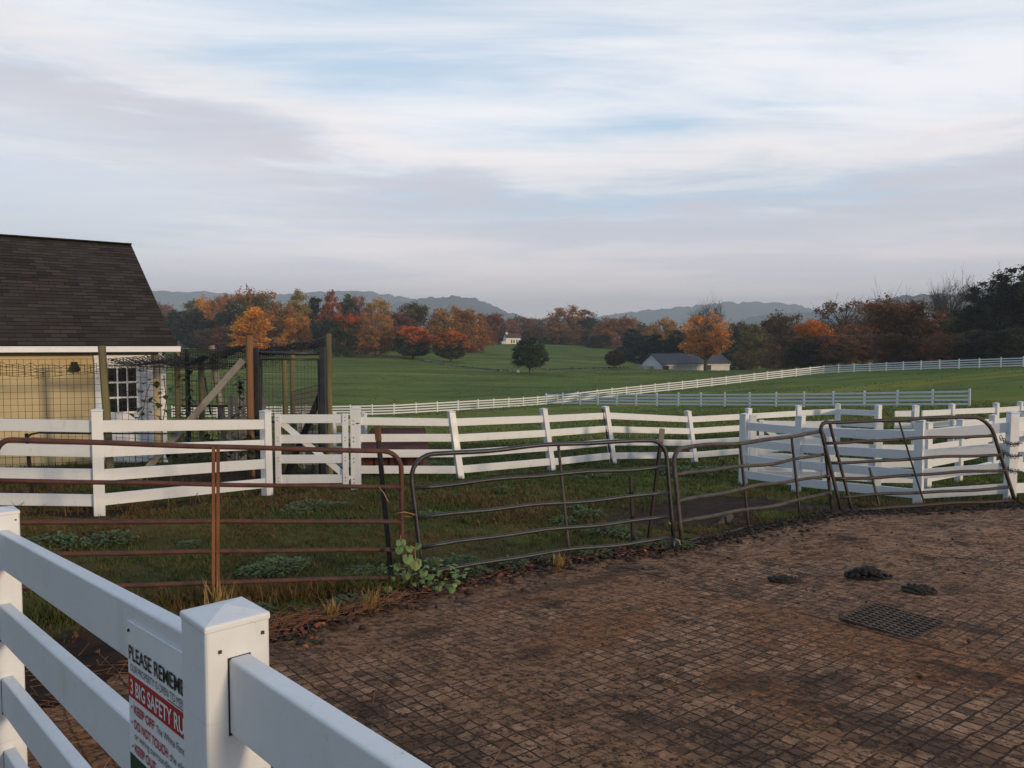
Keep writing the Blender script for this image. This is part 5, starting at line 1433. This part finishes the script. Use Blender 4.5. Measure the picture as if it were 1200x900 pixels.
# ------------------------------------------------------------------ grass, weeds, litter
def scatter(n, x0, x1, y0, y1, seed):
    r = np.random.default_rng(seed); return r.uniform(x0, x1, n), r.uniform(y0, y1, n), r
def wall_mask(x, y):
    """True under the yellow barn"""
    e = np.array([B_E.x, B_E.y]); b = np.array([B_BK.x, B_BK.y]); q = np.stack([x - B_WC.x, y - B_WC.y], 1)
    s = q @ e; t = q @ b
    return (s < 0.05) & (s > -16) & (t > -0.05) & (t < 9)
def grass():
    blades_V, blades_F, hues = [], [], []
    n0 = 0
    def tufts(n, x0, x1, y0, y1, seed, nb, h, w, spread, keep):
        nonlocal n0
        x, y, r = scatter(n, x0, x1, y0, y1, seed)
        view = np.abs(x) < (y * .70 + 1.0)
        k = view & ~inside(x, y, YARD) & ~wall_mask(x, y)
        x, y = x[k], y[k]
        so = soil(x, y); pat = fbm(x, y, .55, 77)
        k = (r.random(len(x)) > so * 1.25) & keep(x, y, r); x, y, so, pat = x[k], y[k], so[k], pat[k]
        m = len(x)
        if not m: return
        x = np.repeat(x, nb) + r.normal(size=m * nb) * spread; y = np.repeat(y, nb) + r.normal(size=m * nb) * spread; pat = np.repeat(pat, nb)
        N = len(x); z = terr(x, y) - .015
        hh = h * r.uniform(.45, 1.25, N) * (0.75 + .6 * np.repeat(r.random(m) ** 2, nb)); a = r.uniform(0, 6.28, N); le = r.uniform(.3, 1.3, N) * hh
        ww = w * r.uniform(.6, 1.3, N)
        b0 = np.stack([x, y, z], 1); sd = np.stack([-np.sin(a), np.cos(a), 0 * a], 1) * ww[:, None] * .5
        md = b0 + np.stack([np.cos(a) * le * .35, np.sin(a) * le * .35, hh * .62], 1)
        tp = b0 + np.stack([np.cos(a) * le, np.sin(a) * le, hh * .95], 1)
        V = np.stack([b0 - sd, b0 + sd, md + sd * .8, md - sd * .8, tp + sd * .12, tp - sd * .12], 1).reshape(-1, 3)
        i = np.arange(N)[:, None] * 6 + n0
        F = np.concatenate([i + np.array([[0, 1, 2, 3]]), i + np.array([[3, 2, 4, 5]])], 1).reshape(-1, 4)
        n0 += N * 6
        dryf = np.clip((pat - .36) * 5 + .30, 0.15, .9) * np.clip((13.5 - y) / 3, .12, 1)
        isdry = r.random(N) < dryf
        g = np.array([.056, .076, .018]) * r.uniform(.6, 1.5, (N, 1)) + np.array([.018, .012, 0]) * r.random((N, 1))
        dr = np.array([.150, .088, .030]) * r.uniform(.5, 1.25, (N, 1)) + np.array([.03, .005, 0]) * r.random((N, 1))
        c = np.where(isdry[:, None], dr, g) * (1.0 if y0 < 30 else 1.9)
        blades_V.append(V); blades_F.append(F); hues.append(np.repeat(c, 2, 0))
    al = lambda x, y, r: np.ones(len(x), bool)
    tufts(26000, -7, 6, 4.6, 11, 1, 9, .046, .0055, .030, al)
    tufts(26000, -10, 12, 9, 18, 2, 7, .07, .009, .04, al)
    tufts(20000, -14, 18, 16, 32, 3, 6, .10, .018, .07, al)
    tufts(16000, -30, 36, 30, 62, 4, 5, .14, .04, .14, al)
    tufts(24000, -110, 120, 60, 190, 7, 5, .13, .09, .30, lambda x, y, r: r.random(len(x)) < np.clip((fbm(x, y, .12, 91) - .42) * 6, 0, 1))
    # longer growth along the boards and the foot of the gates, where nothing mows
    foot = [(v.x, v.y) for v in (P1(0, 0), P1(1, 0), P2(0, 0), P2(1, 0))]
    near_line = lambda pts, w: (lambda x, y, r: poly_dist(x, y, pts) < w * r.random(len(x)) ** .7)
    tufts(40000, -8, 3, 4.6, 9, 5, 7, .12, .006, .05, near_line(foot, .28))
    tufts(24000, -11, 6, 8.4, 19.5, 6, 5, .15, .010, .04, near_line(MIDF, .22))
    m, t, b = mat('grass_blades')
    t.put(b.inputs['Base Color'], t.new('ShaderNodeAttribute', attribute_name='hue').outputs['Color']); b.inputs['Roughness'].default_value = .75
    b.inputs['Specular IOR Level'].default_value = .2
    o = np_mesh('grass', np.concatenate(blades_V), np.concatenate(blades_F), m, attrs={'hue': ('FACE', np.concatenate(hues))})
    tag(o, 'short green and brown grass of the paddocks', 'grass', kind='stuff')
grass()

M['weed'] = simple('weed_leaves', (0.095, 0.140, 0.045), 0.9, 0.5, 9, 0, 1, (0.050, 0.080, 0.026))
M['weed_light'] = simple('light_leaves', (0.155, 0.225, 0.055), 0.55, 0.4, 12, 0, 1, (0.09, 0.15, 0.045))
M['ivy'] = simple('dark_vine_leaves', (0.022, 0.036, 0.016), 0.6, 0.5, 9, 0, 1, (0.035, 0.05, 0.02))
M['stem'] = simple('plant_stems', (0.10, 0.09, 0.04), 0.8)
def leaf_shape(mb, base, dirv, length, width, droop, up=Vector((0, 0, 1))):
    d = Vector(dirv).normalized(); s = d.cross(up)
    if s.length < .05: s = Vector((1, 0, 0))
    s.normalize(); n = s.cross(d)
    pts = []
    prof = [0.12, .75, 1.0, .72, .08]
    rows = []
    for i, wv in enumerate(prof):
        f = i / 4; c = base + d * length * f - Vector((0, 0, droop * length * f * f))
        rows.append((c - s * width * .5 * wv + n * width * .12 * wv, c, c + s * width * .5 * wv + n * width * .12 * wv))
    vs = [q for r_ in rows for q in r_]
    fs = []
    for i in range(4):
        a = i * 3; fs += [(a, a + 1, a + 4, a + 3), (a + 1, a + 2, a + 5, a + 4)]
    mb.add(vs, fs)
def weed_mesh(seed, n, spread, length, width, m, height):
    rr = random.Random(seed); mb = MB(); st_ = MB()
    for k in range(n):
        a = rr.uniform(0, 6.28); q = math.sqrt(rr.random()) * spread; base = Vector((math.cos(a) * q, math.sin(a) * q, rr.uniform(.02, height) * (1 - .5 * q / spread)))
        a2 = a + rr.uniform(-1, 1); el = rr.uniform(.1, .9)
        leaf_shape(mb, base, (math.cos(a2) * math.cos(el), math.sin(a2) * math.cos(el), math.sin(el)), length * rr.uniform(.6, 1.3), width * rr.uniform(.7, 1.2), rr.uniform(.2, .7))
        if k % 3 == 0: st_.tube([Vector((base.x * .4, base.y * .4, -.02)), base], .004, 4)
    return mb, st_
WP = [weed_mesh(1, 130, .22, .085, .036, None, .12), weed_mesh(2, 100, .17, .10, .03, None, .10), weed_mesh(3, 190, .30, .085, .04, None, .15)]
WM = []
for mb, st_ in WP:
    o = mb.build('leaves', M['weed']); s = st_.build('stems', M['stem']); WM.append((o.data, s.data)); bpy.data.objects.remove(o); bpy.data.objects.remove(s)
def weed(px, py, kind, sc, label, rz=0):
    x, y = gpx(px, py); p = Vector((x, y, gz(x, y)))
    root = thing('broadleaf_weed', p, label, 'weed', 'broad leaved weeds in the paddock')
    sc *= .8; root.scale = (sc, sc, sc * .8); root.rotation_euler = (0, 0, rz or random.uniform(0, 6.28))
    for me, nm in zip(WM[kind], ('leaves', 'stems')):
        o = bpy.data.objects.new(nm, me); COL.objects.link(o); o.parent = root
for w_ in [(362, 596, 2, 1.15, 'largest low green weed in the grass below the white garden gate'),
           (345, 602, 0, 1.0, 'bluish green weed left of the largest one below the garden gate'),
           (400, 594, 1, 1.0, 'small weed below the white gate post'),
           (325, 668, 2, 1.0, 'wide weed clump behind the lower rails of the rusty gate'),
           (345, 662, 1, .9, 'weed touching the right side of the wide clump at the rusty gate'),
           (300, 672, 0, .9, 'weed on the left side of the wide clump at the rusty gate'),
           (440, 676, 0, 1.0, 'weed behind the right end of the rusty gate by the stake'),
           (425, 672, 1, .9, 'weed left of the stake at the rusty gate end'),
           (510, 668, 2, .95, 'leafy weed clump just behind the foot of the black gate'),
           (540, 660, 0, .9, 'weed to the right of the leafy clump at the black gate foot'),
           (505, 606, 1, 1.1, 'pale leaved weed behind the left end of the black gate'),
           (590, 576, 0, 1.0, 'small weed behind the black gate below the second leaning post'),
           (670, 596, 1, 1.1, 'weed left of the short black stake'),
           (690, 604, 0, 1.0, 'weed just beside the short black stake'),
           (660, 612, 1, 1.0, 'weed in front of the upright of the black gate'),
           (712, 624, 2, .9, 'grassy weed clump between the two dark stakes'),
           (735, 628, 1, 1.0, 'weed at the foot of the short black stake'),
           (765, 640, 0, .8, 'weed at the foot of the leaning stake by the gate joint'),
           (800, 640, 1, .8, 'weed at the left foot of the grey gate'),
           (790, 556, 2, 1.6, 'dense dark weeds below the leaning post at the gate joint'),
           (815, 556, 2, 1.7, 'dense dark weeds at the foot of the last leaning post'),
           (845, 553, 2, 1.5, 'dense weeds right of the last leaning post'),
           (690, 560, 0, 1.6, 'weeds at the foot of the split dark leaning post'),
           (480, 548, 2, 1.7, 'weeds growing against the maroon coop'),
           (505, 548, 2, 1.6, 'weeds at the right end of the maroon coop'),
           (130, 634, 2, 1.0, 'weed behind the left end of the rusty gate'),
           (60, 636, 0, 1.1, 'weed beside the white foreground post at the left edge'),
           (90, 640, 1, 1.0, 'weed between the left edge and the rusty gate uprights'),
           (560, 672, 1, .8, 'weed under the bottom rail of the black gate, right of the round leaved plant'),
           (600, 662, 0, .8, 'weed under the middle of the bottom rail of the black gate'),
           (640, 655, 1, .7, 'weed beside the dry tuft at the black gate upright'),
           (700, 650, 0, .8, 'weed at the yard edge under the right half of the black gate'),
           (410, 708, 0, .8, 'weed among the straw left of the round leaved plant'),
           (300, 716, 1, .8, 'weed behind the foreground post beside the yellow tuft'),
           (220, 640, 1, .8, 'single small weed left of the wide rusty upright')]:
    weed(*w_)
def gatefoot_vine():
    c = Vector((*gpx(487, 692), 0)); c.z = gz(c.x, c.y)
    root = thing('round_leaved_plant', c, 'light green round leaved plant climbing at the joint of the two gates', 'plant')
    rr = random.Random(6); mb = MB(); st_ = MB()
    def disc(ctr, nrm, r0):
        nrm = Vector(nrm).normalized(); s = nrm.cross(Vector((0, 0, 1))).normalized(); u = s.cross(nrm)
        n = 9; pts = [ctr + nrm * (.18 * r0)]
        for k in range(n):
            a = math.pi * .5 + .25 + (2 * math.pi - .5) * k / (n - 1); q = r0 * (1 + .10 * math.sin(3 * a))
            pts.append(ctr + (s * math.cos(a) + u * math.sin(a)) * q)
        mb.add(pts, [(0, i, i + 1) for i in range(1, n)])
    spots = [(470, 637, .055), (478, 655, .05), (487, 661, .058), (476, 674, .052), (468, 645, .045), (440, 695, .052), (455, 691, .04), (490, 640, .04), (466, 664, .04), (480, 643, .04),
             (497, 672, .036), (505, 676, .036), (503, 684, .032), (514, 690, .036), (516, 698, .036), (520, 707, .036), (510, 702, .03), (526, 688, .034), (530, 696, .036), (536, 697, .032), (523, 713, .03), (509, 692, .03), (518, 684, .03), (498, 690, .028), (528, 705, .03), (533, 686, .026), (486, 686, .03), (495, 681, .03)]
    for (px, py, r0) in spots:
        d = 6.35 + rr.uniform(-.12, .10); q = at(px, d, None, py); q.z = max(q.z, gz(q.x, q.y) + .02)
        disc(q, (rr.uniform(-.7, .5), -1, rr.uniform(.1, 1.1)), r0 * rr.uniform(.75, .95))
        st_.tube([Vector((q.x * .5 + c.x * .5, q.y * .5 + c.y * .5 + .08, c.z)), Vector((q.x, q.y + .06, (q.z + c.z) / 2 + .03)), q], .004, 4)
    for k in range(60):
        a = rr.uniform(0, 6.28); q = c + Vector((rr.uniform(-.28, .45), rr.uniform(-.05, .25), rr.uniform(.03, .2)))
        leaf_shape(mb, q, (math.cos(a), math.sin(a), .3), .07, .04, .5)
    mb.build('leaves', M['weed_light'], root); st_.build('stems', M['stem'], root)
gatefoot_vine()
def vines(label, pts, n, spread, size, seed):
    rr = random.Random(seed); P = [Vector(p) for p in pts]
    base = P[0].copy(); base.z = gz(base.x, base.y)
    root = thing('climbing_vine', base, label, 'vine'); mb = MB(); st_ = MB()
    st_.tube([base] + P, .008, 5)
    for k in range(n):
        f = rr.random() * (len(P) - 1); i = min(int(f), len(P) - 2); q = P[i].lerp(P[i + 1], f - i) + Vector((rr.gauss(0, spread), rr.gauss(0, spread * .6), rr.gauss(0, spread * .5)))
        a = rr.uniform(0, 6.28); leaf_shape(mb, q, (math.cos(a), math.sin(a) * .6 - .3, rr.uniform(-.6, .3)), size * rr.uniform(.6, 1.2), size * .8, .3)
    mb.build('leaves', M['ivy'], root); st_.build('stems', M['stem'], root)
vines('dark vine climbing the thin black post beside the barn corner', [A(219, 13.8, 545), A(219, 13.8, 500), A(220, 13.8, 460), A(218, 13.8, 435)], 60, .09, .13, 1)
vines('sparse vine twigs on the wire in front of the white barn door', [A(158, 12.25, 500), A(168, 12.25, 480), A(172, 12.25, 460), A(176, 12.25, 450)], 26, .12, .11, 2)
vines('dark vine on the barn corner board behind the wire', [A(190, 12.6, 500), A(195, 12.6, 470), A(192, 12.6, 440)], 24, .10, .10, 3)
vines('vine hanging beside the brown run post', [A(279, 12.5, 500), A(281, 12.5, 470), A(280, 12.5, 440)], 40, .05, .10, 4)
vines('tangled dark brush behind the rails left of the garden gate', [A(200, 12.0, 530), A(240, 12.0, 525), A(285, 12.0, 520), A(300, 12.0, 530)], 190, .20, .12, 5)

def dry_tuft(label, px, py, sc, seed, m):
    rr = random.Random(seed); x, y = gpx(px, py); c = Vector((x, y, gz(x, y)))
    root = thing('dry_grass_tuft', c, label, 'grass tuft'); mb = MB()
    for k in range(70):
        a = rr.uniform(0, 6.28); b0 = c + Vector((rr.gauss(0, .05), rr.gauss(0, .05), -.01)) * sc; h = rr.uniform(.12, .34) * sc; le = rr.uniform(.1, .6) * h
        tp = b0 + Vector((math.cos(a) * le, math.sin(a) * le, h)); md = b0.lerp(tp, .5) + Vector((0, 0, h * .1)); s = Vector((-math.sin(a), math.cos(a), 0)) * .0035
        mb.add([b0 - s, b0 + s, md + s, md - s, tp], [(0, 1, 2, 3), (3, 2, 4)])
    mb.build('blades', m, root)
M['straw_blade'] = simple('yellow_dry_blades', (0.34, 0.22, 0.06), .8, .4, 20, 0, 1, (0.20, 0.13, 0.05))
dry_tuft('yellow dry grass tuft standing behind the foreground post', 256, 716, .85, 1, M['straw_blade'])
dry_tuft('yellowish grass tuft at the rusty gate foot left of the round leaved plant', 388, 725, .5, 2, M['straw_blade'])
dry_tuft('straw coloured tuft beside the round leaved plant', 433, 715, .6, 3, M['straw_blade'])
dry_tuft('dry grass tuft under the upright of the black gate', 655, 664, .45, 4, M['straw_blade'])

def litter():
    """dead stalks, straw and fallen leaves along the edge of the paving"""
    r = np.random.default_rng(15); segs = []
    def strew(n, pts, w, l0, l1, seedless=None, lift=.05):
        P = np.array(pts)
        for _ in range(n):
            i = r.integers(0, len(P) - 1); f = r.random(); c = P[i] * (1 - f) + P[i + 1] * f + r.normal(size=2) * w
            z = float(max(terr([c[0]], [c[1]])[0], -9)) + .012; a = r.uniform(0, 6.28); L = r.uniform(l0, l1)
            p = np.array([c[0], c[1], z + r.uniform(0, lift)]); q = p + np.array([math.cos(a) * L, math.sin(a) * L, r.uniform(-.1, .35) * L]); q[2] = max(q[2], z)
            segs.append((p, q, r.uniform(.0015, .0035), .001))
    left = [gpx(*q) for q in [(300, 748), (330, 735), (400, 720), (480, 704)]]
    strew(330, left, .09, .05, .28)
    strew(160, YARD_EDGE[1:5], .10, .03, .12, lift=.02)
    strew(700, LITTER, .42, .05, .25)
    strew(80, [(-.5, 4), (2, 5), (3, 7)], 1.0, .02, .09, lift=.002)
    V, F = tubes_np(segs, 4)
    o = np_mesh('straw', V, F, simple('dead_stalks', (0.27, 0.115, 0.045), .85, .5, 15, 0, 1, (0.13, 0.06, 0.03)))
    tag(o, 'dead orange brown stalks and straw strewn along the yard edge', 'straw', kind='stuff')
    # fallen leaves
    n = 420; P = np.array(YARD_EDGE[:5]); i = r.integers(0, 4, n); f = r.random((n, 1)); c = P[i] * (1 - f) + P[i + 1] * f + r.normal(size=(n, 2)) * .13
    c[:120] = np.array(LITTER)[r.integers(0, 4, 120)] + r.normal(size=(120, 2)) * .5
    z = terr(c[:, 0], c[:, 1]) + .02; V, F = leaves_np(np.stack([c[:, 0], c[:, 1], z], 1), .05, r, 1.2, .8)
    hue = np.array([(.20, .05, .02), (.30, .09, .02), (.13, .05, .025), (.08, .035, .022)])[r.integers(0, 4, n)] * r.uniform(.6, 1.2, (n, 1))
    m, t, b = mat('fallen_leaf'); t.put(b.inputs['Base Color'], t.new('ShaderNodeAttribute', attribute_name='hue').outputs['Color']); b.inputs['Roughness'].default_value = .8
    o = np_mesh('fallen_leaves', V, F, m, attrs={'hue': ('FACE', hue)})
    tag(o, 'fallen red and brown leaves along the yard edge', 'leaves', kind='stuff')
    # mud crumbs on the paving and soil clods at its edge
    Vs, Fs, n0 = [], [], 0
    ico = bmesh.new(); bmesh.ops.create_icosphere(ico, subdivisions=1, radius=1); iv = np.array([v.co[:] for v in ico.verts]); fi = np.array([[v.index for v in f.verts] for f in ico.faces]); ico.free()
    N = 5200
    x = np.concatenate([r.uniform(-1.8, 9, 3000), np.zeros(N - 3000)]); y = np.concatenate([3.2 + r.random(3000) ** 1.1 * 7, np.zeros(N - 3000)])
    E = np.array(YARD_EDGE); i = r.integers(0, len(E) - 1, N - 3000); f = r.random((N - 3000, 1)); c = E[i] * (1 - f) + E[i + 1] * f + r.normal(size=(N - 3000, 2)) * .16
    x[3000:] = c[:, 0]; y[3000:] = c[:, 1]
    k = np.ones(N, bool); k[:3000] = inside(x[:3000], y[:3000], YARD) & (r.random(3000) < np.clip((fbm(x[:3000], y[:3000], .7, 31) - .38) * 4, .03, 1))
    x, y = x[k], y[k]; edge_n = (N - 3000)
    s = np.abs(r.normal(size=len(x))) * .005 + .003; s[-edge_n:] *= 2.0
    z = terr(x, y) + .006
    for j in range(len(x)):
        v = iv * (1 + r.normal(size=(len(iv), 1)) * .2) * s[j] * np.array([r.uniform(.8, 1.6), r.uniform(.8, 1.3), r.uniform(.4, .7)])
        Vs.append(v + np.array([x[j], y[j], z[j]])); Fs.append(fi + n0); n0 += len(iv)
    o = np_mesh('mud_crumbs', np.concatenate(Vs), np.concatenate(Fs), simple('mud_clods', (0.042, 0.026, 0.018), .95, .5, 30, 0, 1, (0.018, 0.012, 0.009)), smooth=True)
    tag(o, 'dark crumbs of mud scattered over the paving', 'mud', kind='stuff')
litter()
# ------------------------------------------------------------------ haze
def build_haze():
    me = bpy.data.meshes.new('haze'); o = bpy.data.objects.new('haze', me); COL.objects.link(o)
    b = MB(); b.box((0, 2900, 185), (13000, 7000, 400)); me.from_pydata(b.v, [], b.f)
    m = bpy.data.materials.new('morning_haze'); m.use_nodes = True
    t = NT(m.node_tree)
    for n in list(t.n): t.n.remove(n)
    out = t.new('ShaderNodeOutputMaterial'); pv = t.new('ShaderNodeVolumePrincipled')
    pv.inputs['Color'].default_value = (0.80, 0.91, 1.0, 1); pv.inputs['Density'].default_value = 0.00030
    pv.inputs['Anisotropy'].default_value = 0.0
    t.l.new(pv.outputs[0], out.inputs['Volume'])
    me.materials.append(m)
    tag(o, 'thin bluish morning haze lying over the valley and the far wooded hills', 'haze', kind='stuff')
build_haze()
